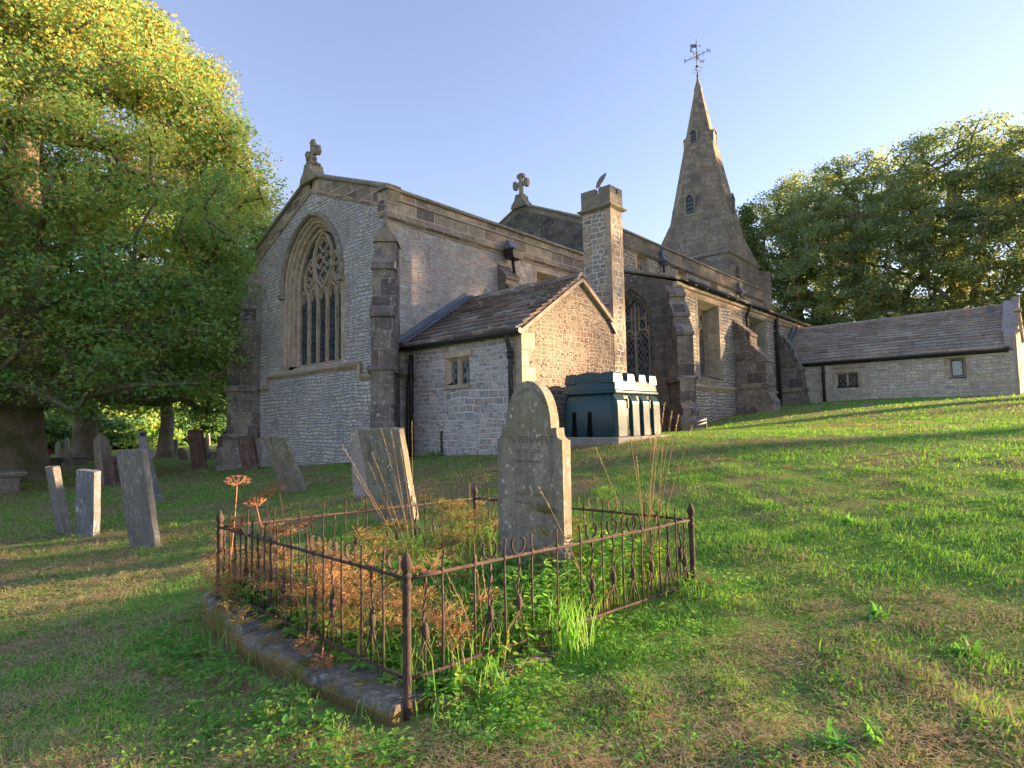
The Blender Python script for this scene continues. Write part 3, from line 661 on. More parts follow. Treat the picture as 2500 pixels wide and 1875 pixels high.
def hopper(x, y, z, n, small):
    n = Vector(n); u = Vector((n.y, -n.x, 0)); c = Vector((x, y, z)); m = MB()
    if small:      # lead chute over a flared apron
        m.prism([c + u*a + n*.02 + Z*q for a, q in ((-.12, .2), (.12, .2), (.12, .5), (-.12, .5))], n*.12)
        m.loft([[c + u*-.12 + n*.02 + Z*.22, c + u*.12 + n*.02 + Z*.22, c + u*.12 + n*.14 + Z*.22, c + u*-.12 + n*.14 + Z*.22], [c + u*-.24 + n*.02, c + u*.24 + n*.02, c + u*.24 + n*.3, c + u*-.24 + n*.3]], True, True, True)
        m.loft([[c + u*-.24 + n*.02, c + u*.24 + n*.02, c + u*.24 + n*.3, c + u*-.24 + n*.3], [c + u*-.06 + n*.05 - Z*.14, c + u*.06 + n*.05 - Z*.14, c + u*.06 + n*.17 - Z*.14, c + u*-.06 + n*.17 - Z*.14]], True, True, True)
        o = m.build('rain_hopper', M['lead'], church)
        p = MB(); p.tube([c + n*.11 - Z*.1, c + n*.11 - Z*1.05], .05, 8); p.build('downpipe', M['iron'], church)
    else:
        m.loft([[c + u*-.13 + n*.03 + Z*.5, c + u*.13 + n*.03 + Z*.5, c + u*.13 + n*.08 + Z*.5, c + u*-.13 + n*.08 + Z*.5], [c + u*-.2 + n*.03 + Z*.2, c + u*.2 + n*.03 + Z*.2, c + u*.2 + n*.3 + Z*.2, c + u*-.2 + n*.3 + Z*.2]], True, False, True)
        o = m.build('lead_chute', M['lead'], church); m = MB()
        m.prism([c + u*a + n*.05 + Z*q for a, q in ((-.2, -.1), (.2, -.1), (.24, .15), (-.24, .15))], n*.32); m.prism([c + u*a + n*.03 + Z*q for a, q in ((-.26, .15), (.26, .15), (.26, .19), (-.26, .19))], n*.37)
        o = m.build('rain_hopper', M['iron'], church)
        p = MB(); p.tube([c + n*.17 - Z*.1, c + n*.17 - Z*.22, c + n*.1 + u*-.12 - Z*.42, c + n*.08 + u*-.14 - Z*.5, c + n*.08 + u*-.14 - Z*1.25], .05, 10)
        p.tube([c + n*.08 + u*-.14 - Z*.55, c + n*.08 + u*-.14 - Z*.48], .065, 10); p.build('downpipe', M['iron'], church)
hopper(12.74, 11.63, 6.55, SN, False)
for x in (21.37, 29.35): hopper(x, 11.17, 7.98, SN, True)

# ---- vestry and chimney
V0 = Vector((8.96, 0, 0)); VU = EU
b = MB(); b.sheet(V0, VU, [(-11.73, .4), (-7.87, .4), (-7.87, 3.56), (-11.73, 3.56)], [rect(-10.22, -9.42, 2.49, 3.12)], EN); b.build('vestry_wall', M['rubble_vestry'], church)
b = MB(); G0 = Vector((0, 7.87, 0))
b.sheet(G0, XU, [(8.96, .4), (13.0, .4), (13.0, 3.7), (12.45, 3.86), (11.05, 4.9), (8.96, 3.5)], [], SN)
b.sheet(Vector((13.0, 0, 0)), Vector((0, 1, 0)), [(7.87, .4), (11.73, .4), (11.73, 3.6), (7.87, 3.6)], [], XU)
b.build('vestry_gable_wall', M['rubble_gable'], church)
b = MB()
for k, zz in enumerate(np.arange(.6, 3.4, .36)):
    w, w2 = ((.42, .22) if k % 2 else (.22, .36))
    b.box(8.954, 8.96+w, 7.864, 7.87+w2, zz, zz+.35)
b.build('quoins', M['dress'], church, bevel=.008)
wv = MB()
O = V0
wv.loft(rings3(O, VU, EN, [rect(-10.22, -9.42, 2.49, 3.12), rect(-10.2, -9.44, 2.5, 3.1), rect(-10.12, -9.52, 2.56, 3.03), rect(-10.11, -9.53, 2.57, 3.02)], [-.006, .02, .1, .14]), False)
wv.prism([O + VU*u + EN*.03 + Z*z for u, z in ((-10.3, 3.12), (-9.32, 3.12), (-9.32, 3.25), (-10.3, 3.25))], -EN*.1)
wv.prism([O + VU*u + EN*.06 + Z*z for u, z in ((-10.24, 2.4), (-9.4, 2.4), (-9.4, 2.49), (-10.24, 2.49))], -EN*.16)
wv.bar([(-9.82, 2.5), (-9.82, 3.1)], O, VU, EN, .11, .03, .17)
w = wv.build('vestry_window', M['dress'], church)
gm = MB(); gm.sheet(O - EN*.13, VU, rect(-10.14, -9.5, 2.5, 3.08), [], EN); gm.build('window_glass', M['glass'], w)
m = MB(); B_ = Vector((2.27, 0, 1.46)); Lr = B_.length
slates(m, (8.78, 7.80, 3.52), (0, 1, 0), 3.93, B_, Lr, 13, (-1.46, 0, 2.27), .055)
m2 = MB(); slates(m2, (12.25, 7.80, 4.21), (0, 1, 0), .94, (-1.2, 0, .77), 1.43, 8, (.77, 0, 1.2), .03)
slates(m2, (13.3, 8.74, 3.53), (0, 1, 0), 2.99, (-2.25, 0, 1.45), 2.68, 13, (1.45, 0, 2.25), .04)
m.v, m.f, m.m, m.sm = m.v + m2.v, m.f + [[i + len(m.v) for i in f] for f in m2.f], m.m + m2.m, m.sm + m2.sm
m.add([(8.8, 7.8, 3.5), (8.8, 11.73, 3.5), (11.05, 11.73, 4.95), (11.05, 7.8, 4.95), (13.2, 7.8+.95, 3.55), (13.2, 11.73, 3.55), (11.05, 8.75, 4.95)], [(0, 1, 2, 3), (6, 2, 5, 4)])
roof = slate_tints(m.build('vestry_roof', M['slate'], church))
b = MB()
for p0, p1 in (((8.86, 7.80, 3.44), (11.05, 7.80, 4.88)), ((12.3, 7.80, 4.05), (11.05, 7.80, 4.88))): b.sweep(p0, p1, SN, [(-.08, -.02), (.03, -.02), (.03, .055), (-.08, .055)])
b.build('verge_stones', M['dress'], roof); b = MB(); y = 7.78
while y < 11.7:
    L = random.uniform(.5, .8); y1 = min(11.73, y+L); dz = random.uniform(-.008, .008)
    b.prism([(x, y, z+dz) for x, z in ((10.88, 4.93), (11.05, 5.0), (11.22, 4.93), (11.2, 4.99), (11.1, 5.07), (11.0, 5.07), (10.9, 4.99))], (0, y1-y-.01, 0)); y = y1
slate_tints(b.build('ridge_tiles', M['slate'], roof))
b = MB(); b.sweep((8.72, 11.73, 3.56), (11.1, 11.73, 5.09), SN, [(0, -.02), (.26, .0), (.26, .05), (.06, .06), (.05, .17), (0, .17)])
b.build('lead_flashing', M['lead'], church); b = MB(); b.prism([(12.2, 7.8, 4.2), (12.46, 7.8, 3.9), (12.46, 7.8, 3.78), (12.16, 7.8, 4.1)], (0, .9, 0)); b.build('lead_flashing', M['lead'], church)
b = MB(); b.tube([(8.78, 7.74, 3.47), (8.78, 11.73, 3.47)], .06, 10); b.box(8.84, 8.96, 7.8, 11.73, 3.42, 3.5); b.build('gutter', M['iron'], church)
downpipe(8.96, 8.1, .6, 3.45, EN, .1, .05, .08)
downpipe(8.96, 11.38, .6, 3.3, EN, .1, .05)
b = MB(); b.tube([(8.86, 11.55, .6), (8.86, 11.55, 2.35), (8.86, 11.52, 2.6), (8.84, 11.4, 3.2)], .022, 7); b.build('waste_pipe', M['iron'], church)
b = MB(); b.tube([(8.92, 10.35, .6), (8.92, 10.35, 1.45)], .022, 7); b.build('waste_pipe', M['iron'], church)
b = MB(); b.box(12.45, 13.005, 7.864, 8.72, 2.5, 7.05); chim = b.build('chimney', M['chimney'], church)
b = MB()
for k, zz in enumerate(np.arange(3.0, 6.95, .3)):
    for (cx, sx) in ((12.45, 1), (13.0, -1)):
        w, w2 = (.17, .12) if (k + (sx < 0)) % 2 else (.1, .2)
        x0, x1 = sorted((cx - sx*.0075, cx + sx*w)); b.box(x0, x1, 7.857, 7.87 + w2, zz, zz + .29)
    if k % 2: b.box(12.444, 12.6, 8.5, 8.726, zz, zz+.29)
b.build('quoins', M['dress'], chim, bevel=.008)
b = MB()
def ringprof(z0, pr, x0=12.45, x1=13.0, y0=7.87, y1=8.72): return [[(x0-o, y0-o, z0+z), (x1+o, y0-o, z0+z), (x1+o, y1+o, z0+z), (x0-o, y1+o, z0+z)] for o, z in pr]
b.loft(ringprof(7.0, [(0, 0), (.03, .02), (.1, .06), (.1, .1), (.02, .14), (.02, .44)]), True, True, True)
for x0, x1, y0, y1 in ((12.43, 12.72, 7.85, 7.98), (12.80, 13.02, 7.85, 7.98), (12.432, 12.56, 7.983, 8.2), (12.432, 12.56, 8.3, 8.617), (12.9, 13.018, 7.983, 8.2), (12.9, 13.018, 8.3, 8.617), (12.43, 12.7, 8.62, 8.74), (12.8, 13.02, 8.62, 8.74)):
    b.box(x0, x1, y0, y1, 7.435, 7.6 + random.uniform(-.01, .01))
b.build('chimney_cap', M['coping'], chim)
rv = Vector((.673, -.7397, 0)); dn = (rv*.86 - Z*.46 + Vector((.2, .2, 0))).normalized(); c = Vector((12.68, 8.28, 7.9))
b = MB(); u = dn.orthogonal().normalized(); v = dn.cross(u); rr = []
for k, (rad, dep) in enumerate(((.0, -.05), (.08, -.045), (.16, -.02), (.225, .012), (.23, .02), (.215, .016), (.15, -.008), (.0, -.035))):
    rr.append([c + (u*math.cos(2*math.pi*i/20) + v*math.sin(2*math.pi*i/20))*max(rad, .002) + dn*dep for i in range(20)])
b.loft(rr, True, False, False, smooth=True); dish = b.build('satellite_dish', M['dishm'], church)
b = MB(); b.tube([c - dn*.04, c - dn*.1 - Z*.12, c + dn*.1 - Z*.28], .018, 6); b.tube([c - Z*.24, c + dn*.24 - Z*.1], .01, 6); b.tube([c + dn*.22 - Z*.1, c + dn*.3 - Z*.04], .025, 7); b.build('dish_arm', M['lead'], dish)
b = MB(); b.lathe((12.8, 8.2, 7.35), [(.12, 0), (.12, .26), (.14, .27), (.05, .36), (0, .37)], 12); b.build('chimney_cowl', M['lead'], chim)

# ---- annexe (long low range on the right)
an = Vector((27.98, 8.0, 0)); aS = Vector((-.0333, -.9994, 0)); aW = Vector((.9994, -.0333, 0)); aE = -aW
m = MB(); m.sheet(an, aS, [(-.86, 1.5), (7.28, 1.5), (7.28, 4.05), (-.86, 4.05)], [rect(1.36, 2.26, 2.86, 3.5), rect(5.28, 5.86, 3.0, 3.8)], aE)
AG = an + aS*7.28
m.sheet(AG, aW, [(0, 1.5), (4.2, 1.5), (4.2, 4.05), (2.1, 5.9), (0, 4.05)], [], aS)
m.sheet(an + aW*4.2, aS, [(-.86, 1.5), (7.28, 1.5), (7.28, 4.05), (-.86, 4.05)], [], aW)
m.build('annexe_wall', M['rubble_annexe'], church)
def casement(name, s0, s1, z0, z1, lights):
    f = MB(); f.loft(rings3(an, aS, aE, [rect(s0-.1, s1+.1, z0-.1, z1+.12), rect(s0, s1, z0, z1), rect(s0+.08, s1-.08, z0+.08, z1-.08), rect(s0+.09, s1-.09, z0+.09, z1-.09)], [-.006, -.006, .1, .16]), False)
    if lights == 2:
        f.bar([((s0+s1)/2, z0+.08), ((s0+s1)/2, z1-.08)], an, aS, aE, .1, .02, .18)
        f.prism([an + aS*(s0-.12) + aE*e + Z*z for e, z in ((.0, z1+.2), (.06, z1+.2), (.06, z1+.27), (0, z1+.3))], aS*(s1-s0+.4))
    wn = f.build(name, M['dress'], church)
    k = MB(); L = (s1-s0-.16)/lights
    for i in range(lights):
        a, c_ = s0+.08+L*i+.03, s0+.08+L*(i+1)-.03
        k.loft([[an + aS*x - aE*d + Z*z for x, z in rect(a+q, c_-q, z0+.09+q, z1-.09-q)] for q, d in ((0, .14), (0, .11), (.03, .11), (.03, .14))], True)
    k.build('casement_frame', M['iron'], wn)
    gm = MB(); gm.sheet(an - aE*.15, aS, rect(s0+.05, s1-.05, z0+.05, z1-.05), [], aE); gm.build('window_glass', M['pale_glass' if lights == 1 else 'glass'], wn)
casement('annexe_window', 1.36, 2.26, 2.86, 3.5, 2); casement('annexe_window', 5.28, 5.86, 3.0, 3.8, 1)
sl = Vector((2.28, 0, 1.86)); up = aW*2.28 + Z*1.86
m = slates(MB(), an + aS*-.86 - aW*.18 + Z*4.02, aS, 7.86, up, up.length, 16, aE*1.86 + Z*2.28, .055, .35, .7)
up2 = -aW*2.28 + Z*1.86; w2 = slates(MB(), an + aS*-.86 + aW*4.38 + Z*4.02, aS, 7.86, up2, up2.length, 10, aW*1.86 + Z*2.28, .04)
nb = len(m.v); m.v += w2.v; m.f += [[i + nb for i in f] for f in w2.f]; m.m += w2.m; m.sm += w2.sm
q = [an + aS*s + aW*a + Z*z for s in (-.86, 7.2) for a, z in ((-.1, 4.0), (2.1, 5.84), (4.3, 4.0))]; m.add(q, [(0, 1, 4, 3), (1, 2, 5, 4)])
roof = slate_tints(m.build('annexe_roof', M['slate2'], church))
b = MB(); x = -.86
while x < 7.0:
    L = random.uniform(.45, .75); p = an + aS*x + aW*2.1 + Z*(5.86 + random.uniform(-.008, .008))
    b.prism([p + aW*a + Z*z for a, z in ((-.17, -.08), (0, .0), (.17, -.08), (.16, 0), (.05, .07), (-.05, .07), (-.16, 0))], aS*(min(L, 7.0-x)-.01)); x += L
slate_tints(b.build('ridge_tiles', M['slate2'], roof))
b = MB(); b.tube([an - aW*.16 + aS*-.3 + Z*3.98, an - aW*.16 + aS*7.15 + Z*3.98], .07, 10); b.prism([an - aW*a + aS*-.3 + Z*z for a, z in ((0, 3.86), (.1, 3.92), (.1, 4.02), (0, 4.02))], aS*7.4); b.build('gutter', M['iron'], church)
pp = an + aS*.93; downpipe(pp.x, pp.y, 2.0, 3.98, aE, .12, .06)
b = MB()                                                    # raised gable coping with kneeler
for d, e in ((aE, -.25), (aW, 4.45)):
    p0 = an + aS*7.2 + aW*e + Z*(4.2); p1 = an + aS*7.2 + aW*2.1 + Z*6.02
    b.sweep(p0 + (p1-p0)*.22, p1, aS, [(-.28, -.12), (.17, -.12), (.19, .02), (-.28, .05)])
b.prism([AG + aS*.0 + aW*a + Z*z for a, z in ((-.05, 3.95), (-.05, 4.42), (.3, 4.75), (.5, 4.4), (.2, 3.95))], -aS*.28)
b.prism([AG + aW*2.0 + aS*.12 + Z*5.95, AG + aW*2.25 + aS*.12 + Z*5.95, AG + aW*2.25 + aS*.12 + Z*6.16, AG + aW*2.0 + aS*.12 + Z*6.16], -aS*.2)
b.build('annexe_coping', M['hs_pale'], church, bevel=.012)
b = MB()
for z, e in ((5.5, .1), (5.0, .14), (4.75, .1)): b.obox(Matrix.Translation(AG + aW*.9 + aS*.1), -.3, .2, -.12, .1, z - .1, z)
for a0 in (.05,): b.obox(Matrix.Translation(AG + aW*a0), .0, .1, -.06, .0, 2.2, 4.6)
b.build('gable_corbels', M['dress'], church)
b = MB(); p = an + aS*6.55 + aW*1.75; b.obox(Matrix.Translation(p), -.08, .08, -.09, .09, 5.4, 5.86); b.obox(Matrix.Translation(p), -.22, -.1, -.14, .14, 5.36, 5.45); b.build('roof_vent', M['lead'], church)
b = MB(); b.sweep(an + aS*-.84 + aW*1.0 + Z*5.05, an + aS*-.84 + aW*2.1 + Z*5.98, aS, [(0, 0), (.14, .01), (.14, .05), (.03, .06), (.02, .2), (0, .2)]); b.build('lead_flashing', M['lead'], church)

# ---- tower and broach spire
TX, TY, TH = 35.28, 15.42, 2.45
b = MB(); b.box(TX-TH, TX+TH, TY-TH, TY+TH, 1, 11.25); tower = b.build('tower', M['tower'], church)
b = MB()
def sq(o, z): return [(TX-TH-o, TY-TH-o, z), (TX+TH+o, TY-TH-o, z), (TX+TH+o, TY+TH+o, z), (TX-TH-o, TY+TH+o, z)]
b.loft([sq(-.05, 11.1), sq(.02, 11.12), (sq(.1, 11.2)), sq(.1, 11.27), sq(.0, 11.36)], True, True, True); b.build('tower_string', M['coping'], tower)
b = MB(); b.prism([(TX+TH-.3, TY-TH, 1), (TX+TH+.45, TY-TH-.55, 1), (TX+TH+.6, TY-TH-.4, 1), (TX+TH, TY-TH+.3, 1)], (0, 0, 9.9)); b.prism([(TX+TH-.3, TY-TH-.02, 9.5), (TX+TH+.9, TY-TH-.02, 9.5), (TX+TH-.3, TY-TH-.02, 11.1)], (0, .5, 0)); b.build('tower_buttress', M['tower'], tower)
def slit(O, U, n, w, z0, zs, rise, name, parent, out=.0, gab=True):
    m = MB(); a = arch(w*1.45, z0, zs, rise*1.3, 5); i_ = arch(w, z0+.06, zs, rise, 5)
    m.loft(rings3(O, U, n, [a, i_, [(x*.97, z) for x, z in i_]], [-out-.05, -out-.03, -out]), False)
    m.loft(rings3(O, U, n, [a, a], [-out-.05, .5]), False)
    m.prism([O + U*x + n*(out+.05) + Z*z for x, z in ((-w*1.6, z0), (w*1.6, z0), (w*1.6, z0-.09), (-w*1.6, z0-.09))], -n*.4)
    if gab:
        t = zs + rise*1.5
        m.loft([[O + n*(out+.08) + U*x + Z*z for x, z in ((-w*1.55, zs+.0), (0, t+.0), (w*1.55, zs+.0), (w*1.25, zs), (0, t-.1), (-w*1.25, zs))], [O - n*.6 + U*x + Z*z for x, z in ((-w*1.55, zs+.0), (0, t+.0), (w*1.55, zs+.0), (w*1.25, zs), (0, t-.1), (-w*1.25, zs))]], True, True, True)
    o = m.build(name, M['coping'] if gab else M['tower'], parent)
    d = MB(); d.sheet(O + n*(out+.003), U, i_, [], n); d.build('louvre_shade', M['iron'], o)  # flat dark sheet paints in the shade of the opening behind the slats
    l = MB(); k = 4
    for j in range(k):
        z = z0 + .1 + (zs + rise*.4 - z0)*(j+.2)/k
        l.prism([O + U*-w*.95 + n*e + Z*q for e, q in ((out, z+.05), (out+.024, z), (out+.024, z+.022), (out, z+.075))], U*w*1.9)
    l.build('louvres', M['lead'], o)
slit(Vector((34.1, TY-TH, 0)), XU, SN, .19, 9.35, 10.35, .25, 'tower_window', tower, 0, False)
ZS, ZT = 11.3, 23.9
def rr_(z): return TH*(ZT-z)/(ZT-ZS)
def octr(z): return [(TX + rr_(z)/math.cos(R(22.5))*math.cos(R(22.5+45*k)), TY + rr_(z)/math.cos(R(22.5))*math.sin(R(22.5+45*k)), z) for k in range(8)]
b = MB(); zz = list(np.linspace(ZS, 23.2, 9)); rings = [octr(z) for z in zz]; b.loft(rings, True, True, True)
for k, (sx, sy_) in enumerate(((1, 1), (-1, 1), (-1, -1), (1, -1))):
    A_, B2 = Vector(rings[0][2*k]), Vector(rings[0][2*k+1]); c = Vector((TX+sx*TH, TY+sy_*TH, ZS)); ap = Vector((TX+sx*rr_(14.6)*.7071*1.005, TY+sy_*rr_(14.6)*.7071*1.005, 14.6))
    b.add([c, A_, B2, ap], [(0, 1, 3), (0, 3, 2)])
spire = b.build('spire', M['spire'], church)
b = MB(); b.loft([octr(22.75), [((p[0]-TX)*1.25+TX, (p[1]-TY)*1.25+TY, p[2]) for p in octr(22.9)], [((p[0]-TX)*1.2+TX, (p[1]-TY)*1.2+TY, p[2]) for p in octr(23.05)], [((p[0]-TX)*.5+TX, (p[1]-TY)*.5+TY, 23.45) for p in octr(23.1)], [((p[0]-TX)*.3+TX, (p[1]-TY)*.3+TY, 23.7) for p in octr(23.1)]], True, True, True); b.build('spire_cap', M['coping'], spire)
for n, U in ((EN, EU), (SN, XU), (-EN, -EU), (-SN, -XU)):
    for z0, w, h in ((14.15, .24, .95), (18.9, .19, .72)):
        slit(Vector((TX, TY, 0)) + n*(rr_(z0+h)), U, n, w, z0, z0+h, w*1.1, 'lucarne', spire, (rr_(z0+.2)-rr_(z0+h))+.02)
# weather vane with cardinal letters
b = MB(); b.tube([(TX, TY, 23.5), (TX, TY, 26.25)], [.045, .015], 8); b.lathe((TX, TY, 24.35), [(0, 0), (.1, .03), (.12, .08), (.05, .13), (0, .14)], 10)
b.lathe((TX, TY, 23.72), [(.07, 0), (.07, .12), (.03, .2)], 8)
za = 25.12
for d in (XU, -XU, SN, -SN): b.tube([Vector((TX, TY, za)), Vector((TX, TY, za)) + d*.72], .02, 6)
for d in (XU, -XU, SN, -SN):
    c = Vector((TX, TY, za))
    for sg in (-1, 1):
        b.tube([c + d*(.12 + .09*math.cos(t)) + Z*sg*(.14 + .09*math.sin(t)) for t in np.linspace(-1.5, 3.6, 12)], .011, 5)
        b.tube([c + d*(.42 + .06*math.cos(t)) + Z*sg*(.08 + .06*math.sin(t)) for t in np.linspace(-1.5, 3.6, 10)], .009, 5)
    b.tube([c + d*(.2 + .12*math.cos(t)) - Z*(.95 - .12*math.sin(t)) for t in np.linspace(-2.5, 3.2, 14)], .011, 5)
vane = b.build('weather_vane', M['iron'], church)
b = MB(); c = Vector((TX, TY, 25.8)); fd = Vector((-.67, .74, 0)); sd = fd.cross(Z)
b.prism([c + fd*a + Z*z - sd*.008 for a, z in ((0, .12), (.3, .1), (.38, .17), (.36, .08), (.42, 0), (.36, -.08), (.38, -.15), (.3, -.12), (0, -.12))], sd*.016); b.tube([c, c - fd*.22], .015, 6); b.prism([c - fd*.3 - sd*.008, c - fd*.2 + Z*.07 - sd*.008, c - fd*.2 - Z*.07 - sd*.008], sd*.016); b.build('vane_flag', M['lead'], vane)
def letters(txt, M4, size, depth, name, mat, parent, spacing=1.0):
    cu = bpy.data.curves.new(name, 'FONT'); cu.body = txt; cu.size = size; cu.extrude = depth; cu.align_x = 'CENTER'; cu.space_character = spacing
    o = bpy.data.objects.new(name, cu); COL.objects.link(o); bpy.context.view_layer.update()
    me = bpy.data.meshes.new_from_object(o.evaluated_get(bpy.context.evaluated_depsgraph_get())); COL.objects.unlink(o); bpy.data.objects.remove(o)
    L = rootloc(parent); me.transform(Matrix.Translation(-L) @ M4); me.materials.clear(); me.materials.append(mat); me.name = name
    ob = bpy.data.objects.new(name, me); COL.objects.link(ob); ob.parent = parent; return ob
def facing(pos, right, up=Z):
    right = Vector(right).normalized(); up = Vector(up).normalized(); n = right.cross(up)
    return Matrix(((right.x, up.x, n.x, pos[0]), (right.y, up.y, n.y, pos[1]), (right.z, up.z, n.z, pos[2]), (0, 0, 0, 1)))
for t, d in (('N', SN), ('S', -SN), ('E', EN), ('W', XU)):
    p = Vector((TX, TY, za - .1)) + d*.8; letters(t, facing(p, (.673, -.74, 0)), .34, .012, 'vane_letter', M['iron'], vane)
# ================================================================ OIL TANK
TXE, TYS, TXW, TYN = 9.66, 6.1, 11.45, 7.42
slab = MB(); slab.box(TXE-.14, TXW+.12, TYS-.12, TYN+.1, .85, 1.3)
tag(slab.build('concrete_slab', M['concrete'], None, (10.5, 6.8, .85), bevel=.015), 'low concrete slab carrying the green oil tank', 'slab')
tank = empty('oil_tank', (10.55, 6.76, 1.3), 'dark green plastic oil tank with ribbed sides and notched lid', 'tank')
def ringrect(x0, x1, y0, y1, z, c, n=5):
    P = []
    for cx, cy, a in ((x1-c, y1-c, 0), (x0+c, y1-c, 90), (x0+c, y0+c, 180), (x1-c, y0+c, 270)):
        P += [(cx + c*math.cos(R(a+90*k/n)), cy + c*math.sin(R(a+90*k/n)), z) for k in range(n+1)]
    return P
b = MB(); bx0, bx1, by0, by1 = TXE, TXW, TYS, TYN
b.loft([ringrect(bx0, bx1, by0+.06, by1-.06, 1.3, .08), ringrect(bx0+.01, bx1-.01, by0+.07, by1-.07, 1.98, .08), ringrect(bx0+.05, bx1-.05, by0+.1, by1-.1, 2.1, .08), ringrect(bx0+.07, bx1-.07, by0+.12, by1-.12, 2.16, .08)], True, True, True, smooth=True)
for s_, yy in ((1, by0), (-1, by1)):                         # upright ribs on the long sides
    for x0, x1 in ((bx0+.05, bx0+.42), (bx0+.60, bx0+.90), (bx0+1.02, bx0+1.32), (bx0+1.44, bx1-.03)):
        b.loft([[(x0, yy+s_*.1, z), (x1, yy+s_*.1, z), (x1-.02, yy+s_*o, z), (x0+.02, yy+s_*o, z)] for z, o in ((1.3, 0), (1.95, .01), (2.0, .02), (2.12, .1))], True, True, True)
    for x in (bx0+.5, bx0+1.37): b.box(x-.03, x+.03, min(yy+s_*.03, yy+s_*.1), max(yy+s_*.03, yy+s_*.1), 1.85, 2.05)
b.build('tank_body', M['tank'], tank, bevel=.012)
b = MB()
for yy in (6.72, 7.1):
    w = .045
    b.loft([[(bx0-.004, yy-w-e, z), (bx0-.004, yy+w+e, z), (bx0+.03, yy+w+e, z), (bx0+.03, yy-w-e, z)] for z, e in ((1.305, .03), (1.6, .005), (1.78, 0), (1.80, -.02))], True, True, True)
    b.loft([[(bx0-.012, yy-a, z), (bx0-.012, yy+a, z), (bx0+.02, yy+a, z), (bx0+.02, yy-a, z)] for z, a in ((1.305, .04), (1.5, .028), (1.62, .012))], True, True, True)
b.build('tank_slot_shade', M['black'], tank, bevel=.006)  # black blocks on the tank end paint in the shade of its slots
b = MB()
lx0, lx1, ly0, ly1 = bx0+.02, bx1-.02, by0+.05, by1-.05
b.loft([ringrect(lx0-.01, lx1+.01, ly0-.02, ly1+.02, 2.15, .07), ringrect(lx0-.01, lx1+.01, ly0-.02, ly1+.02, 2.2, .07), ringrect(lx0+.015, lx1-.015, ly0+.005, ly1-.005, 2.22, .06), ringrect(lx0+.03, lx1-.03, ly0+.02, ly1-.02, 2.40, .06)], True, True, True, smooth=True)
n = 12; arcp = [(ly0+.02 + (ly1-ly0-.04)*k/n, 2.40 + .19*math.sin(math.pi*k/n)**.6) for k in range(n+1)]
b.loft([[(x, y, z) for y, z in arcp] for x in (lx0+.03, lx1-.03)], False, smooth=True)
for x in (lx0+.03, lx1-.03): b.add([(x, y, z) for y, z in arcp], [tuple(range(n+1))])
for s_, yy in ((1, ly0), (-1, ly1)):                         # castellated side of the lid
    for x0, x1 in ((lx0+.03, lx0+.36), (lx0+.55, lx0+.82), (lx0+1.0, lx0+1.27), (lx0+1.43, lx1-.03)):
        b.loft([[(x0-e, yy+s_*o, z), (x1+e, yy+s_*o, z), (x1+e, yy+s_*.3, z), (x0-e, yy+s_*.3, z)] for z, o, e in ((2.36, .015, .02), (2.38, .018, .02), (2.55, .03, -.01), (2.575, .06, -.02))], True, True, True)
lid = b.build('tank_lid', M['tank'], tank, bevel=.01)
b = MB(); b.box(lx1-.2, lx1-.08, ly0+.008, ly0+.02, 2.40, 2.48); b.build('sticker', M['white'], lid)
pr = MB()
for z, y in ((1.62, 8.35), (1.52, 8.3)): pr.tube([(16.2, 7.6, z-.1), (17.2, 7.7, z), (17.25, 7.72, z-.45)], .035, 7)
tag(pr.build('pipe_run', M['lead'], None, (16.9, 7.7, 1.2)), 'grey pipes lying against the dark corner buttress by the tank', 'pipes')

# ================================================================ HEADSTONES
def outline(kind, w, h):
    a = w/2; d = -.3
    if kind == 'round': top = [(a*math.cos(t), h-a*.75 + a*.75*math.sin(t)) for t in np.linspace(0, math.pi, 13)]
    elif kind == 'lowround': top = [(a*math.cos(t), h-a*.3 + a*.3*math.sin(t)) for t in np.linspace(0, math.pi, 11)]
    elif kind == 'gothic': top = [(a, h-.32*w*1.6), (a*.86, h-.32*w), (a*.5, h-.12*w), (0, h), (-a*.5, h-.12*w), (-a*.86, h-.32*w), (-a, h-.32*w*1.6)]
    elif kind == 'shoulder':
        aw = a*.69; ah = .375*w/.68
        rt = [(aw*math.sqrt(max(0, 1-t**2.1)), h-ah+ah*t) for t in (0, .15, .3, .45, .58, .7, .8, .88, .94, .98, 1.0)]
        sh = [(a, h-ah-.095), (a-.02, h-ah-.09), (a-.045, h-ah-.07), (a-.055, h-ah-.035), (a-.058, h-ah), (aw, h-ah)]
        R_ = sh + rt[1:]; top = R_ + [(-x, z) for x, z in R_[::-1]][1:]
    elif kind == 'peak': top = [(a, h*.86), (0, h), (-a, h*.86)]
    elif kind == 'slant': top = [(a, h*.97), (a*.2, h), (-a, h*.985)]
    elif kind == 'notch': top = [(a, h*.9), (a*.9, h), (a*.6, h*.95), (a*.3, h), (0, h*.95), (-a*.3, h), (-a*.6, h*.95), (-a*.9, h), (-a, h*.9)]
    else: top = [(a, h-.01), (a*.5, h), (-a*.4, h-.004), (-a, h-.008)]
    return [(-a, d), (a, d)] + top

def stone_frame(x, y, az, lf, ls):
    az = R(az); n = Vector((math.cos(az), math.sin(az), 0)); r = Vector((math.cos(az+math.pi/2), math.sin(az+math.pi/2), 0))
    up = (Z + n*math.tan(R(lf)) + r*math.tan(R(ls))).normalized(); r = (r - up*r.dot(up)).normalized(); n = r.cross(up)
    return Vector((x, y, h1(x, y))), n, r, up

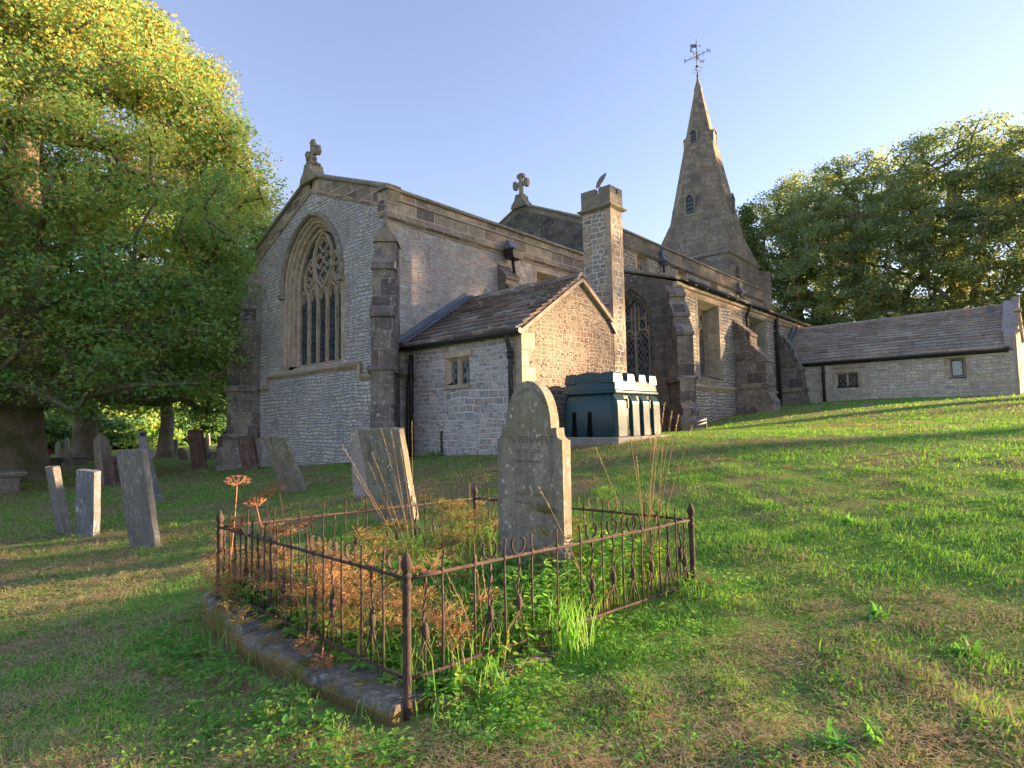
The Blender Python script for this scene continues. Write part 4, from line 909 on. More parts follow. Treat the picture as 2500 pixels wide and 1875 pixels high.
def headstone(x, y, az, w, h, t, lf, ls, kind, mat, label, group=None, name='headstone', bevel=.012):
    c, n, r, up = stone_frame(x, y, az, lf, ls)
    pts = outline(kind, w, h); fine = []
    for i, (a, b) in enumerate(pts):                        # worn, slightly uneven edges
        q = pts[(i+1) % len(pts)]; L = math.hypot(q[0]-a, q[1]-b); k = max(1, int(L/.16))
        for j in range(k):
            f = j/k; fine.append((a+(q[0]-a)*f + random.uniform(-.004, .004), b+(q[1]-b)*f + random.uniform(-.004, .004)))
    m = MB(); m.prism([c + r*a + up*b + n*t/2 for a, b in fine], -n*t)
    o = m.build(name, M[mat], None, c, bevel=bevel)
    tag(o, label, 'headstone', group); return o

GN = 'gravestones standing in the churchyard'
headstone(2.32, 12.47, 184, .46, 1.14, .09, 9.4, -2.5, 'flat', 'hs_slate', 'narrow grey headstone with two white bird streaks, leftmost of the three front-left stones', GN)
headstone(2.50, 11.74, 210, .36, 1.09, .12, 6.7, 6.0, 'flat', 'hs_white', 'headstone streaked bluish white all over, between the narrow stone and the tall one', GN)
headstone(2.78, 9.77, 203, .51, 1.44, .085, 10.3, .2, 'flat', 'hs_slate', 'tall flat-topped grey headstone leaning forward, nearest on the left lawn', GN)
headstone(5.64, 10.88, 190, .68, 1.21, .075, 24, 0, 'slant', 'hs_grey', 'strongly tilted dark headstone with white-crusted edge before the east wall', GN)
headstone(5.77, 8.52, 207, .60, 1.12, .10, 1, -2.8, 'lowround', 'hs_pale', 'pale speckled headstone with rounded shoulder half hidden behind a squarer stone', GN)
headstone(4.85, 6.56, 196, .68, 1.29, .102, 13.4, -1.1, 'flat', 'hs_grey', 'broad square-topped headstone with white lichen edge just behind the rusty railing', GN)
headstone(7.60, 17.25, 200, .58, 1.02, .10, 12.5, -1.0, 'flat', 'hs_red', 'dark red headstone leaning against the plinth of the corner buttress', GN)
headstone(7.99, 22.27, 206, .60, 1.41, .10, 10.8, .4, 'flat', 'hs_red', 'tall dark red headstone standing alone left of the corner buttress', GN)
# the railed grave's own stone
bx, by = 3.6, 3.07
bc, bn, br, bu = stone_frame(bx, by, 180, .5, .6)
m = MB(); m.prism([bc + br*a + bu*q + bn*.048 for a, q in outline('shoulder', .68, 1.71)], -bn*.096)
ben = m.build('headstone', M['hs_grey'], None, bc, bevel=.006)
tag(ben, 'large grey headstone with pointed arch top and carved lettering inside the rusty railing', 'headstone', GN)
def face_text(txt, u, v, size, sp=1.0):
    letters(txt, facing(bc + br*u + bu*v + bn*.0492, br, bu), size, .0006, 'inscription', M['letter'], ben, sp)
def letter_mat():
    g = G('eroded_letters'); n = g.noise(g.obj(), 9, 3); c = g.mix(n, (.06,.055,.046), (.18,.162,.13)); return g.out(g.bsdf(c, .95, .1))
M['letter'] = letter_mat()
face_text('N BENNETT', .03, 1.215, .082, 1.08); face_text('OF ALTON', -.01, 1.135, .05, 1.15); face_text('WHO DEPARTED', .0, 1.06, .032, 1.1)
for k, (ch, t) in enumerate(zip('LOVING MEMORY', np.linspace(-35, 62, 13))):
    rad = .2; face = R(t); p = bc + br*(rad*math.sin(face)*1.0) + bu*(1.36 + rad*1.35*math.cos(face)) + bn*.0492
    if ch != ' ': letters(ch, facing(p, br*math.cos(face) - bu*math.sin(face), bu*math.cos(face) + br*math.sin(face)), .042, .0006, 'inscription', M['letter'], ben)
face_text('ALSO OF MARY', .0, .80, .036, 1.15); face_text('WIFE OF THE ABOVE', .0, .73, .032, 1.1)

# farther graves
def obelisk(x, y, az, w, h, lf, ls, mat, label, group=GN):
    c, n, r, up = stone_frame(x, y, az, lf, ls); m = MB()
    sqr = lambda a, z: [c + r*i*a + n*j*a + up*z for i, j in ((-1, -1), (1, -1), (1, 1), (-1, 1))]
    m.loft([sqr(w*.62, -.3), sqr(w*.62, .22), sqr(w*.5, .26), sqr(w*.42, h*.86), sqr(.01, h)], True, True, True)
    o = m.build('obelisk', M[mat], None, c, bevel=.01); tag(o, label, 'monument', group); return o
obelisk(4.64, 19.92, 205, .32, 1.50, 6, -3, 'hs_brown', 'pointed lichen-spotted obelisk behind the whitish headstone')
def ped(x, y):
    c, n, r, up = stone_frame(x, y, 205, 4, -4); m = MB()
    for z0, z1, a in ((-.2, .2, .09), (.2, .24, .11), (.24, .6, .075), (.6, .64, .1), (.64, .8, .075)):
        sqr = lambda z: [c + r*i*a + n*j*a + up*z for i, j in ((-1, -1), (1, -1), (1, 1), (-1, 1))]; m.loft([sqr(z0), sqr(z1 - .002)], True, True, True)
    o = m.build('grave_pillar', M['hs_red'], None, c, bevel=.008); tag(o, 'short moulded red granite pillar against the pointed obelisk', 'monument', GN)
ped(4.72, 19.3)
def cross_stone(x, y, az, h, lf, ls, mat, label):
    c, n, r, up = stone_frame(x, y, az, lf, ls); m = MB(); t = .07
    o2 = [(-.17, -.3), (.17, -.3), (.15, .12), (.085, .16), (.06, h*.66), (.2, h*.66), (.2, h*.78), (.06, h*.78), (.05, h), (-.05, h), (-.06, h*.78), (-.2, h*.78), (-.2, h*.66), (-.06, h*.66), (-.085, .16), (-.15, .12)]
    m.prism([c + r*a + up*q + n*t for a, q in o2], -n*2*t)
    m.lathe(c + up*h - Z*.02, [(0, 0), (.07, .02), (.08, .08), (.0, .14)], 8)
    o = m.build('cross_monument', M[mat], None, c, bevel=.01); tag(o, label, 'monument', GN)
cross_stone(4.15, 13.94, 190, 1.4, 12, -2, 'hs_slate', 'slender leaning stone cross seen edge on behind the tall grey headstone')
FAR = [
 (7.10, 31.22, .42, .80, 12, -8, 'flat', 'hs_slate', 'dark tilted slab showing left of the pointed obelisk'),
 (5.01, 31.58, .5, .80, 4, 8, 'gothic', 'hs_brown', 'small peaked headstone with sunlit golden edge beside the big trunk'),
 (4.55, 31.9, .5, .62, -3, 3, 'gothic', 'hs_grey', 'grey headstone partly hidden behind the golden-edged one'),
 (6.38, 34.34, .55, .74, 1, 0, 'round', 'hs_brown', 'round-topped brown headstone below the second trunk'),
 (7.68, 43.6, .3, .95, 0, 0, 'peak', 'hs_grey', 'thin grey pillar stone behind the round-topped headstone, left of two'),
 (9.0, 48.5, .34, 1.1, 0, 0, 'gothic', 'hs_grey', 'thin rounded pillar stone behind the round-topped headstone, right of two'),
 (5.75, 30.6, .36, .36, 20, -12, 'round', 'hs_grey', 'little sunken round stone leaning in front of the low grave ledger'),
 (11.84, 36.93, .42, .97, 3, 2, 'flat', 'hs_slate', 'grey upright headstone just right of the conifer trunk'),
 (11.3, 36.3, .38, .85, 3, 2, 'lowround', 'hs_grey', 'second grey headstone squeezed against the conifer trunk'),
 (10.91, 32.41, .46, .64, 14, -18, 'gothic', 'hs_brown', 'small brown headstone slumped sideways between conifer and red stone'),
 (15.61, 42.51, .45, .88, 8, -6, 'flat', 'hs_brown', 'brown headstone leaning just behind the tall red stone'),
 (19.23, 51.87, .34, .95, 3, -5, 'round', 'hs_pale', 'pale slim headstone far off right of the tall red stone'),
 (23.45, 61.79, .4, .48, 0, 0, 'round', 'hs_slate', 'tiny blue-grey headstone at the far hedge'),
 (24.6, 61.3, .4, .48, 0, 0, 'round', 'hs_grey', 'tiny grey headstone at the far hedge, nearer the church'),
 (14.33, 36.61, .46, 1.05, 2, -2, 'notch', 'hs_brown', 'dark scallop-topped headstone next to the church buttress'),
 (15.95, 40.05, .6, .95, 2, 1, 'flat', 'hs_pale', 'wide pale headstone touching the buttress edge in view'),
 (12.50, 31.78, .48, .76, 8, -8, 'gothic', 'hs_brown', 'brown peaked headstone leaning beside the low dark kerb blocks'),
 (8.6, 37.2, .5, .55, 4, 3, 'round', 'hs_grey', 'low grey headstone in the roots right of the second trunk'),
]
for x, y, w, h, lf, ls, k, mt, lb in FAR: headstone(x, y, 212, w, h, .1, lf, ls, k, mt, lb, GN, bevel=0)
for x, y, w, h, lb in ((11.96, 32.62, .34, .43, 'tallest dark kerb block behind the tall red headstone'), (11.58, 30.94, .26, .24, 'smallest dark kerb block behind the tall red headstone'), (12.0, 31.44, .4, .30, 'middle dark kerb block in the row left of the peaked brown stone'), (12.6, 31.2, .34, .30, 'rightmost dark kerb block under the peaked brown stone')):
    c, n, r, up = stone_frame(x, y, 212, 4, 2); m = MB(); m.prism([c + r*a + up*z + n*.12 for a, z in ((-w/2, -.2), (w/2, -.2), (w/2*.94, h), (-w/2*.94, h))], -n*.24); tag(m.build('kerb_block', M['hs_slate'], None, c, bevel=.02), lb, 'grave kerb', 'low dark grave kerbs')
c = Vector((6.2, 34.9, h1(6.2, 34.9))); m = MB()
M4 = Matrix.Translation(c) @ Matrix.Rotation(R(20), 4, 'Z'); m.obox(M4, -1.0, 1.0, -.4, .4, -.1, .3); m.obox(M4, -1.1, 1.1, -.5, .5, .3, .4)
tag(m.build('table_tomb', M['hs_grey'], None, c, bevel=.02), 'low mossy flat-topped tomb beyond the big trunk with red flowers above', 'tomb')
fl = empty('flower_pot', (5.75, 34.6, h1(5.75, 34.6)+.4), 'red flowers in a pot on the mossy tomb', 'flowers'); L = Vector(fl['_l'])
b = MB(); b.lathe(L, [(.06, 0), (.08, .15), (.0, .15)], 8); b.build('pot', M['hs_grey'], fl)
b = MB()
for k in range(14):
    p = L + Vector((random.uniform(-.12, .12), random.uniform(-.12, .12), .15 + random.uniform(.02, .2))); b.lathe(p, [(0, 0), (.045, .02), (.03, .05), (0, .06)], 6)
M['red'] = simple('red_petals', (.45,.02,.05), .7); b.build('bloom', M['red'], fl)
# chest tomb at the left edge
ct = empty('chest_tomb', (2.35, 21.9, h1(2.35, 21.9)), 'mossy chest tomb with moulded lid in front of the big trunk', 'tomb'); L = Vector(ct['_l']); T4 = Matrix.Translation(L) @ Matrix.Rotation(R(-4), 4, 'Z')
b = MB(); b.obox(T4, -1.0, .62, -.45, .45, -.2, .46); b.build('chest', M['hs_brown'], ct, bevel=.02)
b = MB(); b.obox(T4, -1.08, .72, -.53, .53, .465, .52); b.obox(T4, -1.12, .77, -.57, .57, .52, .6); b.build('lid', M['hs_grey'], ct, bevel=.02)

# ================================================================ RAILED GRAVE
PA, PB, PC, PD = (Vector(p) for p in ((1.88, 2.46, .96), (4.46, 2.15, .945), (4.54, 4.71, .925), (1.96, 5.02, .94)))
kerb = MB()
def kerbstone(p, q, out0, out1, zt, zb, bow=None):
    d = (q-p).normalized(); o = Vector((d.y, -d.x, 0)); k = 22; rings = []; out_ = out1
    for i in range(k+1):
        c = p + (q-p)*i/k; c.z = 0
        if bow: t_ = bow[0] + (bow[1]-bow[0])*i/k; out1 = .035 + .115*max(0, math.sin(math.pi*min(1, max(0, t_*.93+.02))))**.75 + .012*math.sin(19*t_)
        j = [random.uniform(-.016, .016) for _ in range(6)]
        rings.append([c + o*(out1+j[0]) + Z*zb, c + o*(out1+.03+j[1]*.5) + Z*(zt-.05), c + o*(out1+.008+j[2]*.5) + Z*(zt-.008+j[3]*.5), c + o*(out1-.03) + Z*(zt+j[4]*.4), c - o*(-out0) + Z*(zt+j[5]*.5), c + o*out0 + Z*zb])
    kerb.loft(rings, True, True, True, smooth=False)
e = Vector((.02, .24, 0))
for f0, f1 in ((-.1, .36), (.363, 1.0)): kerbstone(PD + (PA-PD)*f0, PD + (PA-PD)*f1, -.14, .14, .225 + random.uniform(-.02, .01), -.25, (f0, f1))
b_ = (PD-PA).normalized()
kerbstone(PA + Vector((.145, .0, 0)), PB + Vector((.12, 0, 0)), -.14, .07, .205, -.25)
kerbstone(PB, PC, -.14, .12, .24, -.25); kerbstone(PC, PD, -.14, .12, .24, -.25)
tag(kerb.build('kerb_surround', M['kerb'], None, (3.2, 3.6, .1), bevel=.01), 'mossy worn sandstone kerb under the rusty railing', 'kerb')

rail = empty('grave_railing', (3.2, 3.6, .2), 'rusty wrought iron railing with curled scrolls enclosing an overgrown grave', 'railing')
for P, zb in ((PA, .11), (PB, .28), (PC, .22), (PD, .2)):
    m = MB(); g_ = Vector((P.x, P.y, 0)); zt = P.z
    m.lathe(g_, [(.024, zb), (.024, zb+.12), (.0215, zb+.14), (.0215, zt-.2), (.027, zt-.19), (.027, zt-.172), (.021, zt-.165), (.021, zt-.14), (.026, zt-.135), (.024, zt-.118), (.012, zt-.11)], 10)
    po = m.build('corner_post', M['rust'], rail)
    m = MB(); m.lathe(g_, [(.012, zt-.115), (.022, zt-.1), (.031, zt-.078), (.029, zt-.055), (.016, zt-.025), (.005, zt-.005), (0, zt)], 10); m.build('finial', M['rust'], po)
def wob(n): return [Vector((random.uniform(-1, 1), random.uniform(-1, 1), random.uniform(-1, 1)))*n for _ in range(1)][0]
def railing_side(p, q, miss_tw, scrolls, stubs=True):
    d = (q-p); L = d.length; d = d/L; nrm = Vector((-d.y, d.x, 0)).normalized()
    for dz, r in ((-.142, .0098), (-.64, .0098)):
        m = MB(); k = 14; path = [p + (q-p)*i/k + Z*(dz + random.uniform(-.003, .003)) for i in range(k+1)]
        m.tube(path, [r*random.uniform(.9, 1.2) for _ in path], 8); m.build('top_rail' if dz > -.3 else 'bottom_rail', M['rust'], rail)
    for i in range(1, 12):
        c = p + (q-p)*(i/12); ln = nrm*random.uniform(-.012, .012) + d*random.uniform(-.008, .008)
        m = MB(); m.tube([c - Z*.655, c - Z*.4 + ln*.3, c - Z*.142], [.0057*random.uniform(.95, 1.25) for _ in range(3)], 7)
        m.tube([c - Z*.15, c - Z*.118], .0125, 8); m.tube([c - Z*.118, c - Z*.07 + ln*.4, c - Z*.04 + ln, c - Z*.028 + ln], [.006, .0055, .0065, .0105], 7); m.build('plain_bar', M['rust'], rail)
    for i in range(12):
        c = p + (q-p)*((i+.5)/12)
        if i not in miss_tw:
            m = MB(); ks = random.uniform(-.02, .02); zk = -.40 + ks
            path = [c - Z*(.142 + (abs(zk)-.142)*j/12) + d*(.01*math.sin(j*.5)) for j in range(13)]
            m.tube(path, [.006 + .0035*abs(math.sin(j*1.05)) for j in range(13)], 4, twist=.55, smooth=False)
            m.lathe((c.x, c.y, c.z + zk - .05), [(.004, -.03), (.018, 0), (.021, .03), (.014, .06), (.004, .075)], 8)
            for sg in (-1, 1):
                m.tube([c + Z*zk, c + Z*(zk+.03) + d*sg*.012, c + Z*(zk+.075) + d*sg*.032], [.008, .006, .002], 5)
                m.tube([c + Z*(zk-.06), c + Z*(zk-.12) + d*sg*.028, c + Z*(zk-.19) + d*sg*.055, c + Z*(zk-.235) + d*sg*.06], [.008, .006, .005, .005], 5)
            m.tube([c + Z*(zk-.06), c + Z*(zk-.235)], .0055, 5); m.build('twisted_bar', M['rust'], rail)
        if i in scrolls or (stubs and random.random() < .45):
            m = MB(); full = i in scrolls; s = .052*random.uniform(.95, 1.1)
            th = np.linspace(-.35, math.pi+.35, 17) if full else np.linspace(math.pi*.3, math.pi*.72, 5)
            pts = []
            for t in th: pts.append(c + d*(-s*math.cos(t)) + Z*(-.13 + s*1.15*(1 - math.sin(t))))
            if full:
                for t in np.linspace(.4, 2.6, 6):
                    pts.append(pts[16] + (-d*.013*(1-math.cos(t)) + Z*.014*math.sin(t))); 
                pre = [pts[0] + (d*.013*(1-math.cos(t)) + Z*.014*math.sin(t)) for t in np.linspace(2.6, .4, 6)]; pts = pre + pts
            hw = .0085; m.loft([[q_ + nrm*hw + Z*.0, q_ + nrm*hw + (c - Z*.07 - q_).normalized()*.005, q_ - nrm*hw + (c - Z*.07 - q_).normalized()*.005, q_ - nrm*hw] for q_ in pts], True, True, True)
            m.build('scroll' if full else 'broken_scroll', M['rust'], rail)
railing_side(PA, PB, {1, 4, 5}, {2, 3, 6, 7, 8})
railing_side(PA, PD, {0, 2, 5}, {0, 2, 3, 4})
railing_side(PD, PC, {2, 6}, {1, 5, 6, 8, 9})
railing_side(PB, PC, {1, 5}, {1, 3, 4, 5, 7, 9})
# ================================================================ TREES
def leafquads(c, nrm_up, size, rng, asp=.62):
    n = len(c)
    d = rng.normal(size=(n, 3)); d[:, 2] *= .55; d /= np.linalg.norm(d, axis=1)[:, None]
    nn = rng.normal(size=(n, 3)); nn[:, 2] += nrm_up; nn -= d*(nn*d).sum(1)[:, None]; nn /= np.linalg.norm(nn, axis=1)[:, None]
    w = np.cross(nn, d); s = size*rng.uniform(.65, 1.3, n)[:, None]
    V = np.stack([c - d*s, c + w*s*asp - nn*s*.12, c + d*s, c - w*s*asp - nn*s*.12], 1).reshape(-1, 3)
    return V, np.arange(4*n).reshape(-1, 4)

def lumps(rng, k=7):
    A = rng.normal(size=(k, 3))*2.2; ph = rng.uniform(0, 6.3, k)
    return lambda d: 1 + .075*np.sin(d @ A.T + ph).sum(1)/1.6

def tree(name, loc, cz, rx, rz, nclump, per, leaf, trunk_r, mat, label, cat='tree', group=None, seed=1, holes=(), zmin=None, shape='round', rc=.85, spread=.55, gold=.06, crown=None, trunk_top=.75, flare=1.6, lean=(0, 0), twigs=True, wmat='bark', inner=.5, taper=0.0, low_thin=1.0, top_sun_gold=None):
    rng = np.random.default_rng(seed)
    loc = np.array([loc[0], loc[1], h1(loc[0], loc[1]) if len(loc) < 3 else loc[2]])
    root = empty(name, loc, label, cat, group)
    C = loc + np.array([lean[0], lean[1], cz]); lf = lumps(rng)
    d = rng.normal(size=(nclump*3, 3)); d /= np.linalg.norm(d, axis=1)[:, None]
    f = rng.uniform(inner**2, 1, len(d))**.5*lf(d)
    P = C + d*f[:, None]*np.array([rx, rx, rz])
    if taper: q_ = (P - C)/rz; k_ = (1 - taper*np.clip(q_[:, 2], 0, 1.2))*(1 + .5*np.clip(-q_[:, 2], 0, 1)**2); P[:, 0] = C[0] + (P[:, 0]-C[0])*k_; P[:, 1] = C[1] + (P[:, 1]-C[1])*k_
    if shape == 'cone':
        t = rng.uniform(0, 1, len(d))**1.3; a = rng.uniform(0, 6.28, len(d)); r = rx*(1-t)*np.sqrt(rng.uniform(.2, 1, len(d)))*(1+.25*np.sin(t*40))
        P = np.stack([C[0] + r*np.cos(a), C[1] + r*np.sin(a), C[2] - rz + t*2*rz - r*.25], 1)
    if zmin is not None: P = P[P[:, 2] > zmin + rng.uniform(-.3, .8, len(P))]
    if low_thin < 1: P = P[(P[:, 2] > 14) | (rng.uniform(0, 1, len(P)) < low_thin)]
    P = P[:nclump]; n = len(P)
    # wood: trunk then every clump joined to the nearest wood below it
    top = loc + np.array([lean[0]*.6, lean[1]*.6, (cz + rz)*trunk_top])
    tk = 9; nodes = [loc + (top-loc)*i/(tk-1) + rng.normal(0, .12, 3)*np.array([1, 1, 0])*(i > 1)*trunk_r*1.5 for i in range(tk)]
    par = [-1] + list(range(tk-1)); first = max(2, int(tk*.22))
    order = np.argsort(np.linalg.norm((P - C)*np.array([1, 1, .6]), axis=1))
    NA = np.array(nodes); tips = []
    for j in order:
        p = P[j]; cand = NA[first:]; dv = p - cand; dist = np.linalg.norm(dv, axis=1) + .9*np.maximum(0, cand[:, 2] - p[2] + .2)
        k = int(np.argmin(dist)) + first; a = NA[k]; L = np.linalg.norm(p-a); prev = k; m = 1 if L < 1.5 else (2 if L < 3.5 else 4); new = []
        for s in range(1, m+1):
            q = a + (p-a)*s/m + (np.array([0, 0, .10*L*math.sin(math.pi*s/m)]) + rng.normal(0, .05, 3)*L*(s < m))
            new.append(q); par.append(prev); prev = len(par)-1
        NA = np.vstack([NA, new]); tips.append(prev)
    cnt = np.zeros(len(par)); 
    for t in tips: cnt[t] += 1
    for i in range(len(par)-1, 0, -1): cnt[par[i]] += cnt[i]
    tot = max(1, cnt[0]); rad = np.maximum(.012, trunk_r*(cnt/tot)**.43)
    for i in range(tk): rad[i] = trunk_r*(1 - .55*i/(tk-1))
    w = MB(); kids = {}
    for i, p in enumerate(par): kids.setdefault(p, []).append(i)
    ch = [tuple(NA[i]) for i in range(tk)]; rr = list(rad[:tk]); rr[0] *= flare; 
    base = [tuple(loc - np.array([0, 0, .3])), ch[0]] + [tuple(loc + (NA[1]-loc)*.25)] + ch[1:]; w.tube(base, [rr[0]*1.1, rr[0], trunk_r*1.12] + rr[1:], 12)
    def chain(i, p):
        pts = [NA[p], NA[i]]; rs = [min(rad[p], rad[i]*1.35), rad[i]]
        while True:
            k = kids.get(i, [])
            if not k: break
            b = max(k, key=lambda q: cnt[q]); 
            for o in k:
                if o != b: todo.append((o, i))
            i = b; pts.append(NA[i]); rs.append(rad[i])
        if rs[0] > .018 or twigs: w.tube([tuple(q) for q in pts], rs, 6 if rs[0] > .08 else 4, cap=False)
    todo = [(o, p) for p in range(tk) for o in kids.get(p, []) if o >= tk]
    while todo: chain(*todo.pop())
    w.build('trunk', M[wmat], root, uv=False)
    # foliage
    cs = rng.uniform(.7, 1.35, n); k = np.repeat(np.arange(n), per)
    off = rng.normal(size=(len(k), 3)); off /= np.linalg.norm(off, axis=1)[:, None]; off *= (rng.uniform(0, 1, len(k))**.45*rc)[:, None]*cs[k][:, None]; off[:, 2] *= spread
    if shape == 'cone': off[:, 2] -= .25*np.hypot(off[:, 0], off[:, 1])
    c = P[k] + off
    if zmin is not None: c = c[c[:, 2] > zmin - .6]; k = k[:len(c)]
    keep = np.ones(len(c), bool); sd = np.array(SUND)
    for o, r in holes:
        v = c - np.array(o); al = v @ sd; pd = np.linalg.norm(v - al[:, None]*sd, axis=1); keep &= ~((pd < r) & (al > 0))
    c = c[keep]; k = k[keep] if len(k) == len(keep) else np.zeros(len(c), int)
    V, F = leafquads(c, .9, leaf, rng)
    ct = rng.uniform(.1, .75, n); gp = gold + ((top_sun_gold or gold) - gold)*np.clip((c[:, 2] - C[2])/(rz*.55), 0, 1)  # sunlit gold painted into more leaf tints towards the crown top
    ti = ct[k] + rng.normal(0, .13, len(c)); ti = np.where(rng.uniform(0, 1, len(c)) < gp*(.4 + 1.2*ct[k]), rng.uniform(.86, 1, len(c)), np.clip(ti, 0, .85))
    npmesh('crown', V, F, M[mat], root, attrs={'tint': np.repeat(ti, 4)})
    return root

SYC = 'big trees left of the church'
tree('sycamore_tree', (3.45, 26.9), 9.0, 8.6, 9.6, 2200, 230, .064, .95, 'sycamore', 'huge sycamore with thick mossy trunk and sunlit top filling the left side', seed=3, zmin=2.3, taper=.22, inner=.72, gold=.12, top_sun_gold=.5, rc=.95, flare=1.5)
tree('broadleaf_tree', (7.9, 38.2), 9.5, 7.5, 7.5, 480, 110, .12, .62, 'sycamore', 'broadleaf tree with dark flared trunk behind the huge sycamore', seed=4, zmin=3.0, gold=.08, flare=1.8)
tree('cypress_tree', (11.1, 36.0), 6.6, 3.6, 3.6, 260, 110, .11, .4, 'conifer', 'yellowish drooping conifer with bare reddish trunk', seed=5, zmin=2.7, flare=1.3, spread=.8)
BG = 'trees beyond the churchyard'
for i, (x, y, cz, r, rz, mt, lb) in enumerate([
    (-6, 62, 7, 6, 6.5, 'hedge', 'dark green tree behind the big trunk at the far left edge'),
    (4, 66, 7, 6, 6, 'sycamore', 'mid green tree beyond the tomb with red flowers'),
    (12, 72, 8, 7, 7, 'hedge', 'tall green tree directly beyond the second trunk'),
    (18.5, 69, 7, 6, 6, 'sycamore', 'bright green tree beyond the conifer trunk'),
    (24, 72, 6.5, 5.5, 5.5, 'hedge', 'rounded tree beyond the tall red headstone'),
    (30, 70, 7, 6, 6.5, 'sycamore', 'tree showing just left of the church corner')]):
    tree('far_tree', (x, y), cz, r, rz, 190, 90, .22, .35, mt, lb, group=BG, seed=20+i, zmin=1.2, rc=1.3, gold=.15, twigs=False)
HG = 'shrubs along the far hedge'
for i, (x, y, r, hh, mt, lb) in enumerate([
    (3.0, 51, 3.0, 2.0, 'hedge', 'dark laurel-like shrub behind the big trunk'),
    (7.6, 52, 3.2, 2.2, 'hedge', 'dark shrub left of the second trunk'),
    (11.5, 53, 3.0, 2.0, 'hedge', 'shrub right behind the second trunk'),
    (15.0, 54, 3.0, 1.9, 'sycamore', 'light green shrub behind the pointed obelisk'),
    (18.8, 55, 3.2, 2.2, 'hedge', 'shrub behind the conifer trunk'),
    (22.6, 56, 3.0, 1.7, 'sycamore', 'pale shrub behind the tall red headstone'),
    (26.3, 58, 3.0, 1.9, 'hedge', 'shrub right of the pale one, near the church corner'),
    (30.0, 59, 3.0, 1.8, 'sycamore', 'shrub against the church buttress in view')]):
    tree('hedge_shrub', (x, y), hh*.55, r, hh*.75, 90, 70, .17, .1, mt, lb, 'shrub', HG, seed=40+i, rc=.8, gold=.1, twigs=False, inner=.3)
# beech wood on the right; openings among the leaves let low sun reach the church
HOLES = [((10.2, 7.8, 3.4), .8), ((9.6, 7.8, 2.4), .5), ((1.9, 3.7, .8), .75), ((2.4, 2.4, .7), .5), ((3.6, 2.73, 1.3), .55), ((10.6, 6.1, 2.35), .75), ((12.7, 7.87, 6.6), .9), ((21.5, 4.6, 1.95), .9), ((25, 2.3, 2.2), .8), ((2.1, 4.4, 1.0), .6)]
RW = 'beech wood right of the church'
for i, (x, y, cz, r, rz, nc, per, lf_, lb) in enumerate([
    (50.2, 14.4, 10.9, 5.2, 8.0, 600, 130, .09, 'beech nearest the spire with ragged outline'),
    (49.0, 9.6, 10.5, 6.6, 7.7, 700, 130, .09, 'broad domed beech rising above the middle of the annexe roof'),
    (51.0, 4.0, 10.8, 7.2, 7.9, 700, 130, .09, 'beech with pale dead limbs above the right half of the annexe roof'),
    (49.0, -2.2, 10.4, 7.0, 7.8, 660, 130, .09, 'beech with yellowing crown at the right edge'),
    (48.0, -9.5, 11.2, 7.2, 9.4, 260, 100, .10, 'beech just beyond the right edge, shading the lawn'),
    (46.5, -16.5, 11.0, 7.2, 9.2, 260, 100, .10, 'second beech beyond the right edge, shading the lawn'),
    (45.0, -24.0, 11.0, 7.2, 9.2, 260, 75, .10, 'third beech beyond the right edge, shading the lawn'),
    (43.0, -32.0, 11.0, 7.2, 9.2, 260, 50, .10, 'fourth beech beyond the right edge, shading the lawn')]):
    tree('beech_tree', (x, y), cz, r, rz, nc, per, lf_, .6, 'beech', lb, group=RW, seed=60+i, holes=HOLES, zmin=2.3 + (1.0 if i > 3 else 0), rc=.82 if i < 4 or i > 7 else 3.2, gold=.1 if i != 3 else .3, inner=.62 if i < 4 or i > 7 else 0.0, spread=.55 if i < 4 or i > 7 else 1.0, low_thin=1.0 if i < 4 else .14, trunk_top=.85)
tree('larch_tree', (46.0, 16.6), 9.2, 3.2, 7.0, 230, 90, .10, .3, 'conifer', 'feathery larch with drooping sprays beside the spire', seed=80, shape='cone', rc=.7, spread=.5, zmin=3)
tree('larch_tree', (53, 19.5), 8.2, 3.0, 6.5, 170, 80, .11, .3, 'conifer', 'second larch peeping out between spire and first larch', seed=81, shape='cone', rc=.7, spread=.5, zmin=3)

# ================================================================ GROUND
def axis():
    a = np.concatenate([np.linspace(-12, 40, 131), 40 + np.cumsum(np.geomspace(.5, 60, 40)), -12 - np.cumsum(np.geomspace(.5, 60, 40))]); return np.sort(a)
ax = axis(); ay = axis(); GX, GY = np.meshgrid(ax, ay, indexing='ij'); GZ = H(GX, GY)
nx, ny = len(ax), len(ay); idx = np.arange(nx*ny).reshape(nx, ny)
F = np.stack([idx[:-1, :-1], idx[1:, :-1], idx[1:, 1:], idx[:-1, 1:]], -1).reshape(-1, 4)
g_ = npmesh('ground', np.stack([GX, GY, GZ], -1).reshape(-1, 3), F, M['turf'], smooth=True); tag(g_, 'grassy churchyard ground sloping up to the right', 'ground', kind='structure')
# distant hillside
hx = np.linspace(-160, 150, 60); hy = np.linspace(80, 260, 40); HX, HY = np.meshgrid(hx, hy, indexing='ij')
HZ = -1 + 26*np.exp(-((HY-190)/60)**2)*(1 - .25*np.sin(HX/45)) + 1.2*np.sin(HX/9)*np.cos(HY/11)
ii = np.arange(HX.size).reshape(HX.shape); F = np.stack([ii[:-1, :-1], ii[1:, :-1], ii[1:, 1:], ii[:-1, 1:]], -1).reshape(-1, 4)
tag(npmesh('hillside', np.stack([HX, HY, HZ], -1).reshape(-1, 3), F, M['hill'], smooth=True), 'sunlit rough hillside beyond the churchyard trees', 'hill', kind='structure')

